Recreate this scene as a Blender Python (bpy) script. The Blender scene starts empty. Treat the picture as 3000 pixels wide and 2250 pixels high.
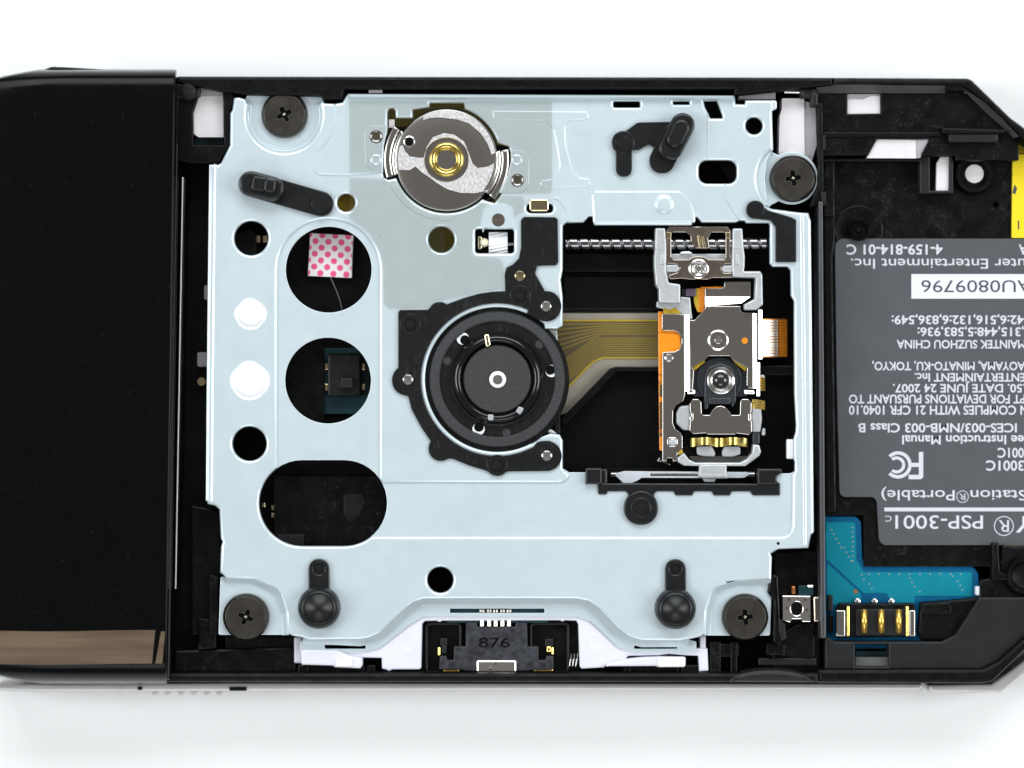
import bpy, math, random
import numpy as np
from mathutils import Vector
from mathutils.geometry import delaunay_2d_cdt
random.seed(7)
S = 0.001                      # plan is measured in millimetres, scene is in metres
CAM_H, ZR, K = 413.0, 13.0, 1 / 24.5   # camera height, reference plane of the drive plate, mm per plan unit there

# ------------------------------------------------------------------ camera, world, lamps
scene = bpy.context.scene
col = scene.collection
cam_d = bpy.data.cameras.new('camera')
cam = bpy.data.objects.new('camera', cam_d)
col.objects.link(cam)
cam.location = (0, 0, CAM_H * S)
cam_d.sensor_width = 36
cam_d.lens = 36 * (CAM_H - ZR) / (3000 * K)
cam_d.clip_start = 0.01
cam_d.clip_end = 20
cam_d.dof.use_dof = True
cam_d.dof.focus_distance = (CAM_H - 12.6) * S
cam_d.dof.aperture_fstop = 9.0
scene.camera = cam
world = bpy.data.worlds.new('World')
scene.world = world
world.use_nodes = True
world.node_tree.nodes['Background'].inputs[0].default_value = (0.30, 0.285, 0.27, 1)
world.node_tree.nodes['Background'].inputs[1].default_value = 0.62


def area_lamp(name, loc, size, size_y, power, color):
    d = bpy.data.lights.new(name, 'AREA')
    d.shape = 'RECTANGLE'
    d.size, d.size_y, d.energy, d.color = size, size_y, power, color
    o = bpy.data.objects.new(name, d)
    col.objects.link(o)
    o.location = loc
    o.rotation_euler = (Vector((0, 0, 0.01)) - Vector(loc)).to_track_quat('-Z', 'Y').to_euler()
    return o


area_lamp('softbox_back', (0.04, 0.92, 0.86), 1.20, 0.60, 12.8, (0.93, 0.98, 1.0))
area_lamp('softbox_side', (-1.0, 0.04, 0.82), 0.60, 0.70, 8.6, (0.94, 0.985, 1.0))
area_lamp('softbox_side', (1.0, 0.04, 0.82), 0.60, 0.70, 8.6, (0.94, 0.985, 1.0))
area_lamp('added_front_fill', (0.0, -1.0, 0.95), 0.8, 0.5, 3.8, (0.96, 0.985, 1.0))  # added weak fill, brightens the table and trim on the front side
scene.view_settings.view_transform = 'Standard'
scene.view_settings.look = 'None'
scene.view_settings.gamma = 1
scene.view_settings.use_curve_mapping = False
scene.view_settings.exposure = 0.0
scene.render.engine = 'CYCLES'

# ------------------------------------------------------------------ materials
MATS = {}


def mat(name, base, rough=0.5, metal=0.0, spec=0.5, bump=0.0, bscale=3.0, var=0.0, vscale=0.4, rvar=0.0,
        dust=0.0, scuff=0.0, speck=0.0, stretch=(1, 1, 1), alpha=1.0, trans=0.0, coat=0.0, sss=0.0):
    """Procedural principled material; texture scales are per millimetre."""
    m = bpy.data.materials.new(name)
    m.use_nodes = True
    nt = m.node_tree
    b = nt.nodes['Principled BSDF']
    b.inputs['Base Color'].default_value = (*base, 1)
    b.inputs['Roughness'].default_value = rough
    b.inputs['Metallic'].default_value = metal
    b.inputs['Specular IOR Level'].default_value = spec
    b.inputs['Alpha'].default_value = alpha
    b.inputs['Transmission Weight'].default_value = trans
    b.inputs['Coat Weight'].default_value = coat
    if sss:
        b.inputs['Subsurface Weight'].default_value = sss
        b.inputs['Subsurface Radius'].default_value = (0.001, 0.001, 0.001)
    tc = nt.nodes.new('ShaderNodeTexCoord')
    mp = nt.nodes.new('ShaderNodeMapping')
    mp.inputs['Scale'].default_value = stretch
    nt.links.new(tc.outputs['Object'], mp.inputs[0])

    def noise(scale, detail=4):
        n = nt.nodes.new('ShaderNodeTexNoise')
        n.inputs['Scale'].default_value = scale / S
        n.inputs['Detail'].default_value = detail
        nt.links.new(mp.outputs[0], n.inputs['Vector'])
        return n
    colour = None
    if var:
        n = noise(vscale)
        r = nt.nodes.new('ShaderNodeMapRange')
        r.inputs['From Min'].default_value = 0.3
        r.inputs['From Max'].default_value = 0.7
        r.inputs['To Min'].default_value = 1 - var
        r.inputs['To Max'].default_value = 1 + var
        nt.links.new(n.outputs[0], r.inputs[0])
        mx = nt.nodes.new('ShaderNodeVectorMath')
        mx.operation = 'SCALE'
        mx.inputs[0].default_value = base
        nt.links.new(r.outputs[0], mx.inputs['Scale'])
        colour = mx.outputs[0]
        nt.links.new(colour, b.inputs['Base Color'])
    if dust:                   # sparse pale specks and hairs of dust
        n = noise(1.6, 6)
        r = nt.nodes.new('ShaderNodeMapRange')
        r.inputs['From Min'].default_value = 0.66
        r.inputs['From Max'].default_value = 0.80
        r.inputs['To Max'].default_value = dust
        nt.links.new(n.outputs[0], r.inputs[0])
        mx = nt.nodes.new('ShaderNodeMix')
        mx.data_type = 'RGBA'
        nt.links.new(r.outputs[0], mx.inputs[0])
        if colour:
            nt.links.new(colour, mx.inputs[6])
        else:
            mx.inputs[6].default_value = (*base, 1)
        mx.inputs[7].default_value = (0.45, 0.45, 0.46, 1)
        nt.links.new(mx.outputs[2], b.inputs['Base Color'])
    if scuff:                  # rubbed, paler streaks
        n = noise(0.5, 8)
        n.inputs['Distortion'].default_value = 1.2
        n2 = noise(4.0, 3)
        ml = nt.nodes.new('ShaderNodeMath')
        ml.operation = 'MULTIPLY'
        nt.links.new(n.outputs[0], ml.inputs[0])
        nt.links.new(n2.outputs[0], ml.inputs[1])
        r = nt.nodes.new('ShaderNodeMapRange')
        r.inputs['From Min'].default_value = 0.30
        r.inputs['From Max'].default_value = 0.46
        r.inputs['To Max'].default_value = scuff
        nt.links.new(ml.outputs[0], r.inputs[0])
        mx = nt.nodes.new('ShaderNodeMix')
        mx.data_type = 'RGBA'
        nt.links.new(r.outputs[0], mx.inputs[0])
        src = b.inputs['Base Color']
        if src.is_linked:
            nt.links.new(src.links[0].from_socket, mx.inputs[6])
        else:
            mx.inputs[6].default_value = (*base, 1)
        mx.inputs[7].default_value = (0.30, 0.30, 0.31, 1)
        nt.links.new(mx.outputs[2], b.inputs['Base Color'])
    if speck:                  # rare dark specks of dirt
        v = nt.nodes.new('ShaderNodeTexVoronoi')
        v.inputs['Scale'].default_value = 0.22 / S
        nt.links.new(mp.outputs[0], v.inputs['Vector'])
        r = nt.nodes.new('ShaderNodeMapRange')
        r.inputs['From Min'].default_value = 0.030
        r.inputs['From Max'].default_value = 0.012
        r.inputs['To Max'].default_value = speck
        nt.links.new(v.outputs['Distance'], r.inputs[0])
        mx = nt.nodes.new('ShaderNodeMix')
        mx.data_type = 'RGBA'
        nt.links.new(r.outputs[0], mx.inputs[0])
        src = b.inputs['Base Color']
        if src.is_linked:
            nt.links.new(src.links[0].from_socket, mx.inputs[6])
        else:
            mx.inputs[6].default_value = (*base, 1)
        mx.inputs[7].default_value = (0.16, 0.16, 0.17, 1)
        nt.links.new(mx.outputs[2], b.inputs['Base Color'])
    if rvar:
        n = noise(0.6, 5)
        r = nt.nodes.new('ShaderNodeMapRange')
        r.inputs['From Min'].default_value = 0.3
        r.inputs['From Max'].default_value = 0.7
        r.inputs['To Min'].default_value = max(0.02, rough - rvar)
        r.inputs['To Max'].default_value = min(1, rough + rvar)
        nt.links.new(n.outputs[0], r.inputs[0])
        nt.links.new(r.outputs[0], b.inputs['Roughness'])
    if bump:
        n = noise(bscale, 5)
        bp = nt.nodes.new('ShaderNodeBump')
        bp.inputs['Strength'].default_value = 1.0
        bp.inputs['Distance'].default_value = bump * S
        nt.links.new(n.outputs[0], bp.inputs['Height'])
        nt.links.new(bp.outputs[0], b.inputs['Normal'])
    MATS[name] = m
    return m


mat('table_white', (0.90, 0.905, 0.91), 0.6, spec=0.3, var=0.015, vscale=0.02, bump=0.01, bscale=1.0)
mat('plate', (0.64, 0.74, 0.79), 0.34, metal=0.33, spec=0.5, var=0.02, vscale=0.10, rvar=0.04, bump=0.0012, bscale=6, speck=0.5)
mat('plate_edge', (0.66, 0.70, 0.73), 0.35, metal=0.4, var=0.05, vscale=0.5, bump=0.006, bscale=4)
mat('black', (0.0020, 0.0020, 0.0023), 0.45, spec=0.15, var=0.25, vscale=0.4, rvar=0.10, bump=0.006, bscale=4, dust=0.04, scuff=0.03)
mat('black_deep', (0.002, 0.002, 0.0023), 0.5, spec=0.12, var=0.2, dust=0.025)
mat('black_bay', (0.0030, 0.0030, 0.0034), 0.42, spec=0.14, var=0.30, vscale=0.5, rvar=0.12, bump=0.010, bscale=2.2, dust=0.05, scuff=0.07)
mat('black_gloss', (0.0024, 0.0025, 0.0028), 0.20, spec=0.13, rvar=0.05, dust=0.02)
mat('ring_gloss', (0.004, 0.004, 0.0045), 0.13, spec=0.55)
mat('grey_plastic', (0.014, 0.014, 0.015), 0.45, spec=0.25, var=0.15, bump=0.004, bscale=4)
mat('mid_grey', (0.085, 0.085, 0.087), 0.5, var=0.15, bump=0.006, bscale=3)
mat('edge_grey', (0.045, 0.046, 0.050), 0.4, var=0.15)
mat('rubber', (0.0095, 0.0100, 0.0110), 0.34, spec=0.32, var=0.2, vscale=1, bump=0.006, bscale=5, dust=0.04)
mat('bracket_black', (0.0065, 0.0065, 0.0070), 0.42, spec=0.28, var=0.35, vscale=1.6, bump=0.010, bscale=5, stretch=(1, 0.4, 1), dust=0.07, scuff=0.05)
mat('turn_rubber', (0.040, 0.041, 0.044), 0.6, spec=0.3, var=0.2, vscale=3, bump=0.012, bscale=8)
mat('hub_grey', (0.044, 0.042, 0.039), 0.5, spec=0.3, var=0.25, vscale=4, bump=0.012, bscale=8)
mat('screw_rim', (0.10, 0.094, 0.086), 0.22, metal=0.9, var=0.1)
mat('screw_black', (0.075, 0.068, 0.060), 0.38, metal=0.8, spec=0.3, var=0.12, vscale=1.0, rvar=0.05)
mat('nickel', (0.47, 0.445, 0.42), 0.25, metal=1.0, var=0.02, vscale=2.5)
mat('nickel_dark', (0.40, 0.345, 0.29), 0.27, metal=1.0, var=0.06, vscale=0.8, rvar=0.04)
mat('steel_bright', (0.78, 0.77, 0.75), 0.20, metal=1.0)
mat('lead_steel', (0.30, 0.30, 0.31), 0.22, metal=1.0, var=0.2, vscale=2, stretch=(0.3, 1, 1))
mat('zinc', (0.52, 0.54, 0.56), 0.45, metal=0.45, var=0.10, vscale=1.4, bump=0.03, bscale=5)
mat('brass', (0.78, 0.60, 0.18), 0.22, metal=1.0, var=0.08, vscale=1.5, bump=0.01, bscale=3)
mat('brass_pale', (0.62, 0.52, 0.33), 0.22, metal=1.0)
mat('gold', (0.95, 0.62, 0.13), 0.28, metal=0.85)
mat('orange_flex', (0.85, 0.27, 0.01), 0.30, spec=0.5, var=0.08, vscale=1.2, coat=0.3)
mat('amber', (0.45, 0.30, 0.02), 0.35, var=0.2, vscale=1.5)
mat('copper', (0.62, 0.22, 0.06), 0.3, metal=0.6)
mat('tinned', (0.95, 0.88, 0.78), 0.25, metal=0.8)
mat('ribbon', (0.085, 0.066, 0.030), 0.4, var=0.15, vscale=0.6)
mat('ribbon_trace', (0.26, 0.185, 0.035), 0.35)
mat('ribbon_edge', (0.40, 0.28, 0.02), 0.4)
mat('ribbon_film', (0.27, 0.245, 0.20), 0.35, var=0.1, vscale=0.2)
mat('pcb', (0.003, 0.090, 0.20), 0.4, spec=0.12, var=0.05, vscale=0.6)
mat('pcb_top', (0.006, 0.20, 0.275), 0.4, spec=0.12, var=0.05, vscale=0.6)
mat('pcb_dark', (0.006, 0.05, 0.06), 0.4)
mat('pcb_trace', (0.006, 0.065, 0.12), 0.4)
mat('white_plastic', (0.72, 0.72, 0.80), 0.4, sss=0.15, var=0.02)
mat('white_nylon', (0.86, 0.87, 0.90), 0.4)
mat('cream', (0.80, 0.74, 0.56), 0.5)
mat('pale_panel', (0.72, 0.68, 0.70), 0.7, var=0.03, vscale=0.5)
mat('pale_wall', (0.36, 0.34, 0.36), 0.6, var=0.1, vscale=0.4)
mat('label_grey', (0.082, 0.085, 0.095), 0.50, spec=0.3, var=0.06, vscale=0.25, bump=0.02, bscale=0.25, dust=0.05)
mat('label_white', (0.74, 0.74, 0.82), 0.5)
mat('ink_white', (0.62, 0.62, 0.68), 0.5)
mat('ink_dark', (0.05, 0.06, 0.075), 0.5)
mat('pink', (0.86, 0.10, 0.26), 0.5)
mat('paper_white', (0.86, 0.82, 0.84), 0.55)
mat('yellow', (0.86, 0.66, 0.01), 0.45, var=0.03)
mat('trim', (0.60, 0.585, 0.60), 0.32, metal=0.25, var=0.04, bump=0.012, bscale=1.2)
mat('brown_streak', (0.125, 0.088, 0.060), 0.32, spec=0.4, var=0.28, vscale=0.8, stretch=(0.10, 0.9, 1))
mat('lens_holder', (0.030, 0.034, 0.040), 0.35, spec=0.35, var=0.2)
mat('silicone', (0.40, 0.41, 0.43), 0.35, sss=0.2)
mat('glass', (0.95, 0.96, 0.98), 0.02, trans=1.0)
mat('lens_dark', (0.02, 0.018, 0.02), 0.04, spec=0.9)
mat('purple', (0.115, 0.075, 0.125), 0.4)
mat('socket', (0.030, 0.031, 0.038), 0.5, spec=0.3, var=0.6, vscale=1.4, bump=0.02, bscale=3)
mat('grease', (0.72, 0.76, 0.82), 0.25, alpha=0.75, var=0.1)
mat('wood_dust', (0.4, 0.4, 0.4), 0.6)
# clear tape: mostly see-through, a little grey, with a fine adhesive ripple
m = mat('tape', (0.15, 0.115, 0.025), 0.20, spec=0.25, bump=0.004, bscale=1.8, var=0.12, vscale=0.5, alpha=0.095)
m = mat('tape_frost', (0.66, 0.645, 0.65), 0.5, bump=0.10, bscale=4.5, var=0.30, vscale=5.0, alpha=0.78, stretch=(1, 0.6, 1))

# ------------------------------------------------------------------ plan helpers


def k_at(z):
    return K * (CAM_H - z) / (CAM_H - ZR)


def U(x, y, z):
    """plan point (drawing units, y down) lying at height z mm -> mm"""
    k = k_at(z)
    return ((x - 1500) * k, (1125 - y) * k)


def rp(pts, r=0.0, n=5):
    """polygon with rounded corners: points (x, y) or (x, y, radius)"""
    out = []
    N = len(pts)
    for i in range(N):
        p = pts[i]
        rr = p[2] if len(p) > 2 else r
        a, b, c = Vector(pts[i - 1][:2]), Vector(p[:2]), Vector(pts[(i + 1) % N][:2])
        if rr <= 0:
            out.append((b.x, b.y))
            continue
        d1, d2 = a - b, c - b
        l1, l2 = d1.length, d2.length
        if l1 < 1e-6 or l2 < 1e-6:
            continue
        d1, d2 = d1 / l1, d2 / l2
        ang = math.acos(max(-1, min(1, d1.dot(d2))))
        if ang > 3.10:
            out.append((b.x, b.y))
            continue
        t = min(rr / math.tan(ang / 2), 0.49 * l1, 0.49 * l2)
        r2 = t * math.tan(ang / 2)
        bis = (d1 + d2).normalized()
        cen = b + bis * (r2 / math.sin(ang / 2))
        p1, p2 = b + d1 * t, b + d2 * t
        a1 = math.atan2(p1.y - cen.y, p1.x - cen.x)
        a2 = math.atan2(p2.y - cen.y, p2.x - cen.x)
        da = (a2 - a1 + math.pi) % (2 * math.pi) - math.pi
        for j in range(n + 1):
            aa = a1 + da * j / n
            out.append((cen.x + r2 * math.cos(aa), cen.y + r2 * math.sin(aa)))
    return out


def rr(x0, y0, x1, y1, r=0, n=5):
    return rp([(x0, y0), (x1, y0), (x1, y1), (x0, y1)], r, n)


def ci(cx, cy, r, n=40, ry=None):
    ry = ry or r
    return [(cx + r * math.cos(2 * math.pi * i / n), cy + ry * math.sin(2 * math.pi * i / n)) for i in range(n)]


def arc(cx, cy, r, a0, a1, n=16):
    """plan angles in degrees, 0 = +x, 90 = +y (down the plan)"""
    return [(cx + r * math.cos(math.radians(a0 + (a1 - a0) * i / n)), cy + r * math.sin(math.radians(a0 + (a1 - a0) * i / n))) for i in range(n + 1)]


def cap(xa, ya, xb, yb, r, n=14):
    a = math.degrees(math.atan2(yb - ya, xb - xa))
    return arc(xb, yb, r, a - 90, a + 90, n) + arc(xa, ya, r, a + 90, a + 270, n)


def dedupe(lp):
    out = []
    for p in lp:
        if not out or (p[0] - out[-1][0]) ** 2 + (p[1] - out[-1][1]) ** 2 > 1e-6:
            out.append(p)
    if len(out) > 1 and (out[0][0] - out[-1][0]) ** 2 + (out[0][1] - out[-1][1]) ** 2 < 1e-6:
        out.pop()
    return out


def area2(lp):
    return sum(lp[i - 1][0] * lp[i][1] - lp[i][0] * lp[i - 1][1] for i in range(len(lp)))


def inset(lp, d):
    """lp counter-clockwise = solid on the left"""
    if d == 0:
        return lp
    out = []
    N = len(lp)
    for i in range(N):
        a, b, c = lp[i - 1], lp[i], lp[(i + 1) % N]
        e1 = (b[0] - a[0], b[1] - a[1])
        e2 = (c[0] - b[0], c[1] - b[1])
        l1, l2 = math.hypot(*e1) or 1, math.hypot(*e2) or 1
        n1, n2 = (-e1[1] / l1, e1[0] / l1), (-e2[1] / l2, e2[0] / l2)
        m = (n1[0] + n2[0], n1[1] + n2[1])
        q = 1 + n1[0] * n2[0] + n1[1] * n2[1]
        q = max(q, 0.5)
        out.append((b[0] + d * m[0] / q, b[1] + d * m[1] / q))
    return out


def in_loops(vo, fo, pts, edges):
    """even-odd test of every triangle's middle against the outline and its holes"""
    V = np.array([(v.x, v.y) for v in vo])
    C = np.array([V[list(t)].mean(axis=0) for t in fo])
    P_ = np.array([(p.x, p.y) for p in pts])
    E = np.array(edges)
    a, b = P_[E[:, 0]], P_[E[:, 1]]
    cx_, cy_ = C[:, 0:1], C[:, 1:2]
    ay, by = a[None, :, 1], b[None, :, 1]
    cross = (ay > cy_) != (by > cy_)
    dy = np.where(by == ay, 1e-12, by - ay)
    xi = a[None, :, 0] + (cy_ - ay) / dy * (b[None, :, 0] - a[None, :, 0])
    return ((cross & (cx_ < xi)).sum(axis=1) % 2) == 1


class MB:
    def __init__(self):
        self.v, self.f, self.flat = [], [], set()

    def prism(self, loops, zt, th=0.5, bev=0.05, prof=None, tilt=None):
        if isinstance(loops[0][0], (int, float)):
            loops = [loops]
        L = []
        for i, lp in enumerate(loops):
            q = [U(x, y, zt) for x, y in dedupe(lp)]
            if (area2(q) > 0) != (i == 0):
                q.reverse()
            L.append(q)
        if prof is None:
            if bev > 0:
                prof = [(0, zt - th), (0, zt - bev), (0.3 * bev, zt - 0.3 * bev), (bev, zt)]
            else:
                prof = [(0, zt - th), (0, zt)]
        rings = []
        for ins, z in prof:
            base = len(self.v)
            idx = []
            flat = []
            for lp in L:
                o = inset(lp, ins)
                s = len(self.v)
                for x, y in o:
                    self.v.append((x * S, y * S, z * S))
                    flat.append(Vector((x, y, 0)))
                idx.append((s, len(o)))
            rings.append((base, idx))
        for (b0, i0), (b1, i1) in zip(rings, rings[1:]):
            for (s0, n), (s1, _) in zip(i0, i1):
                for j in range(n):
                    k = (j + 1) % n
                    self.f.append((s0 + j, s0 + k, s1 + k, s1 + j))
        for which, up in ((0, False), (-1, True)):
            pts, edges = [], []
            for lp in L:
                o = inset(lp, prof[which][0])
                n0 = len(pts)
                pts += [Vector(p) for p in o]
                edges += [(n0 + i, n0 + (i + 1) % len(o)) for i in range(len(o))]
            base, z = rings[which][0], prof[which][1]
            vo, eo, fo, ov, oe, of_ = delaunay_2d_cdt(pts, edges, [], 0, 1e-5)
            keep = in_loops(vo, fo, pts, edges)
            remap = []
            for i, v in enumerate(vo):
                if ov[i]:
                    remap.append(base + ov[i][0])
                else:
                    remap.append(len(self.v))
                    self.v.append((v.x * S, v.y * S, z * S))
            for t, kp in zip(fo, keep):
                if not kp:
                    continue
                a, b, c = t[0], t[1], t[2]
                cr = (vo[b] - vo[a]).cross(vo[c] - vo[a])
                f = tuple(remap[q] for q in t)
                if len(set(f)) < 3:
                    continue
                self.flat.add(len(self.f))
                self.f.append(f if (cr > 0) == up else f[::-1])
        return self

    def lathe(self, cx, cy, prof, n=40, close=True):
        """prof: (radius in drawing units, z mm) from outer bottom up to the axis"""
        zr = max(p[1] for p in prof)
        x0, y0 = U(cx, cy, zr)
        kz = k_at(zr)
        s = len(self.v)
        for r, z in prof:
            for i in range(n):
                a = 2 * math.pi * i / n
                self.v.append(((x0 + r * kz * math.cos(a)) * S, (y0 + r * kz * math.sin(a)) * S, z * S))
        for j in range(len(prof) - 1):
            for i in range(n):
                k = (i + 1) % n
                self.f.append((s + j * n + i, s + j * n + k, s + (j + 1) * n + k, s + (j + 1) * n + i))
        if close:
            self.f.append(tuple(s + (len(prof) - 1) * n + i for i in range(n)))
            self.f.append(tuple(s + i for i in reversed(range(n))))
        return self

    def tube(self, pts, r, n=10):
        """pts: (x, y, z mm); r in mm"""
        P = [Vector((*U(x, y, z), z)) for x, y, z in pts]
        s = len(self.v)
        for i, p in enumerate(P):
            t = (P[min(i + 1, len(P) - 1)] - P[max(i - 1, 0)]).normalized()
            u = t.cross(Vector((0, 0, 1)))
            if u.length < 1e-3:
                u = Vector((1, 0, 0))
            u.normalize()
            w = u.cross(t)
            for j in range(n):
                a = 2 * math.pi * j / n
                q = p + u * (r * math.cos(a)) + w * (r * math.sin(a))
                self.v.append((q.x * S, q.y * S, q.z * S))
        for i in range(len(P) - 1):
            for j in range(n):
                k = (j + 1) % n
                self.f.append((s + i * n + j, s + i * n + k, s + (i + 1) * n + k, s + (i + 1) * n + j))
        self.f.append(tuple(s + j for j in reversed(range(n))))
        self.f.append(tuple(s + (len(P) - 1) * n + j for j in range(n)))
        return self

    def quads(self, pts, faces):
        s = len(self.v)
        for x, y, z in pts:
            u = U(x, y, z)
            self.v.append((u[0] * S, u[1] * S, z * S))
        for f in faces:
            self.f.append(tuple(s + i for i in f))
        return self

    def sheet(self, grid, th=0.05):
        """grid[i][j] = (x, y, z): a curved sheet with thickness"""
        n, mm = len(grid), len(grid[0])
        s = len(self.v)
        for dz in (0, -th):
            for row in grid:
                for x, y, z in row:
                    u = U(x, y, z)
                    self.v.append((u[0] * S, u[1] * S, (z + dz) * S))
        o = n * mm
        for i in range(n - 1):
            for j in range(mm - 1):
                a, b, c, d = s + i * mm + j, s + i * mm + j + 1, s + (i + 1) * mm + j + 1, s + (i + 1) * mm + j
                self.f.append((d, c, b, a))
                self.f.append((o + a, o + b, o + c, o + d))
        edge = [(i, 0) for i in range(n)] + [(n - 1, j) for j in range(1, mm)] + [(i, mm - 1) for i in range(n - 2, -1, -1)] + [(0, j) for j in range(mm - 2, 0, -1)]
        for (i, j), (p, q) in zip(edge, edge[1:] + edge[:1]):
            a, b = s + i * mm + j, s + p * mm + q
            self.f.append((a, b, o + b, o + a))
        return self

    def build(self, name, m, parent=None, label=None, ang=32, stuff=False):
        root = parent
        while root is not None and root.parent is not None:
            root = root.parent
        off = root.location if root is not None else Vector((0, 0, 0))
        if root is None:       # origin of a top-level mesh at the middle of its base
            xs, ys, zs = zip(*self.v)
            off = Vector(((min(xs) + max(xs)) / 2, (min(ys) + max(ys)) / 2, min(zs)))
        me = bpy.data.meshes.new(name)
        me.from_pydata([(x - off.x, y - off.y, z - off.z) for x, y, z in self.v], [], self.f)
        me.materials.append(MATS[m])
        me.polygons.foreach_set('use_smooth', [True] * len(me.polygons))
        me.set_sharp_from_angle(angle=math.radians(ang))
        me.polygons.foreach_set('use_smooth', [i not in self.flat for i in range(len(me.polygons))])
        me.validate()
        me.update()
        o = bpy.data.objects.new(name, me)
        col.objects.link(o)
        if parent is not None:
            o.parent = parent
        else:
            o.location = off
        if label:
            o['label'] = label
        if stuff:
            o['kind'] = 'stuff'
        return o


def tag(o, label, cat, group=None):
    o['label'] = label
    o['category'] = cat
    if group:
        o['group'] = group
    return o


def thing(name, label, cat, x, y, z, group=None):
    o = bpy.data.objects.new(name, None)
    col.objects.link(o)
    u = U(x, y, z)
    o.location = (u[0] * S, u[1] * S, z * S)
    o.empty_display_size = 0.005
    return tag(o, label, cat, group)


def P(name, m, parent, loops, zt, th=0.5, bev=0.05, prof=None, label=None):
    return MB().prism(loops, zt, th, bev, prof).build(name, m, parent, label)


def box(name, m, parent, x0, y0, x1, y1, zt, th=0.5, bev=0.06, r=0, label=None):
    return P(name, m, parent, rr(x0, y0, x1, y1, r), zt, th, bev, label=label)


def lathe(name, m, parent, cx, cy, prof, n=40, label=None, ang=32):
    return MB().lathe(cx, cy, prof, n).build(name, m, parent, label, ang)


def rng(ox, oy, f):
    """convert readings taken on an enlarged detail drawing into plan units"""
    return lambda pts: [(ox + p[0] * f, oy + p[1] * f) + ((p[2] * f,) if len(p) > 2 else ()) for p in pts]


zA = rng(1880, 640, 0.2411)
zB = rng(1880, 1000, 0.2532)
zC = rng(1100, 780, 0.3919)
zS = rng(1200, 1700, 0.31646)
zR = rng(2200, 1550, 0.3617)
zT = rng(2200, 200, 0.3617)

# ------------------------------------------------------------------ table
mb = MB()
mb.prism(rr(-9000, -9000, 12000, 11000), 0, 20, 0)
t = mb.build('table', 'table_white')
t['kind'] = 'structure'

# ------------------------------------------------------------------ console body
case = thing('handheld_console', 'opened black plastic handheld game console lying face down on the white table', 'game console', 1500, 1125, 0)
TOP = 13.6
# outer shell seen along the rim
outer = rp([(522, 224), (2200, 227), (2842, 230, 30), (2960, 345, 40), (3130, 470, 120), (3160, 1125), (3120, 1760, 120), (2905, 1998, 40), (2870, 2003, 20), (2388, 2001), (1500, 1999), (492, 1998)], 0)
MBx = MB()
P('base_shell', 'black_deep', case, outer, 5.6, 5.6, 0.2)
# rim walls
P('rim', 'black', case, [rp([(516, 224), (2200, 227), (2440, 228), (2440, 250), (2150, 280), (2150, 262), (1010, 262), (1003, 290), (948, 292), (940, 282), (725, 278), (700, 274), (665, 272), (516, 240)], 4)], 13.4, 7.9, 0.35, label='thin black rim along the lens-side edge of the drive bay')
box('rim', 'black', case, 490, 1970, 2400, 1999, 11.9, 6.4, 0.5)
# trim ring round the front half
trim = rp([(-10, 2005), (700, 2001), (2700, 2004), (2704, 2016), (2700, 2024), (1500, 2024), (100, 2028), (-10, 2024)], 3)
mb = MB().prism(trim, 7.0, 6.2, 0.35)
mb.build('chrome_trim', 'trim', case)
mb = MB().prism(rp([(2722, 2008), (2905, 2006), (3140, 1830), (3160, 1840), (2930, 2030), (2722, 2028)], 4), 6.5, 5.6, 0.3)
mb.build('chrome_trim', 'trim', case)
for i in range(6):
    lathe('vent_slot', 'trim', case, 452 + i * 38, 2029, [(9, 5.0), (9, 6.3), (6, 6.6)], 14)
box('port_window', 'black', case, 672, 2012, 722, 2024, 7.15, 0.5, 0.03)
box('port_window', 'black', case, 404, 2011, 416, 2022, 7.15, 0.5, 0.03)

# glossy cover over the end
cov = thing('grip_cover', 'glossy black cover piece with brown streaky strip wrapping one end of the console', 'cover', 250, 1125, 5)
zc = 16.0
N = 60
rows = []


def cov_x0(y):
    e = min(y - 203, 2004 - y)
    return -130 + 170 * max(0.0, 1 - max(e, 0) / 60.0) ** 2.2 + 80 * max(0.0, 1 - max(e, 0) / 300.0) ** 2


prof = []
ys = [(203, 9.5), (204.5, 12.0), (208, 13.8), (214, 14.8), (222, 15.3), (233, 15.62), (255, 15.78), (300, 15.90), (350, 15.98), (420, 16.0), (700, 16.0), (1125, 16.0), (1500, 16.0), (1780, 16.0), (1840, 15.99),
      (1880, 15.93), (1915, 15.85), (1945, 15.7), (1962, 15.4), (1976, 14.9), (1990, 13.9), (1999, 12.0), (2004, 9.5)]
grid = []
for (y, z) in ys:
    x1 = 514 - 26 * (y - 230) / 1770.0
    x0 = cov_x0(y)
    row = []
    for u_, dz in ((x0, 2.5), (x0 + 4, 1.2), (x0 + 10, 0.5), (x0 + 18, 0.15), (x0 + 30, 0.0), (x0 + 200, 0.0), (x1 - 100, 0.0), (x1 - 6, 0.0), (x1 - 2, 0.05), (x1, 0.2)):
        row.append((u_, y, z - dz))
    grid.append(row)
MB().sheet(grid, 1.2).build('shell', 'black_gloss', cov, ang=60)
# brown streaky strip, thin sheets laid over the rolled edge
def strip_z(y):
    for (a, za), (b, zb) in zip(ys, ys[1:]):
        if a <= y <= b:
            return za + (zb - za) * (y - a) / (b - a)
    return 10
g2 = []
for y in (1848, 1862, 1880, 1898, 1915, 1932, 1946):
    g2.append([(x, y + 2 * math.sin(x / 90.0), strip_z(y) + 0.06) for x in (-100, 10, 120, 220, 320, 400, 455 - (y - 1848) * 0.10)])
MB().sheet(g2, 0.04).build('brown_strip', 'brown_streak', cov, 'brown streaky strip along the rolled edge', ang=60)
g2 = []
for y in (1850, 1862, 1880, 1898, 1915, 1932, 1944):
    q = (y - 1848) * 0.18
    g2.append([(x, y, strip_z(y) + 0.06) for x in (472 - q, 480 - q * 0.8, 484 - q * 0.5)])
MB().sheet(g2, 0.04).build('brown_strip', 'brown_streak', cov, ang=60)
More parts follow.
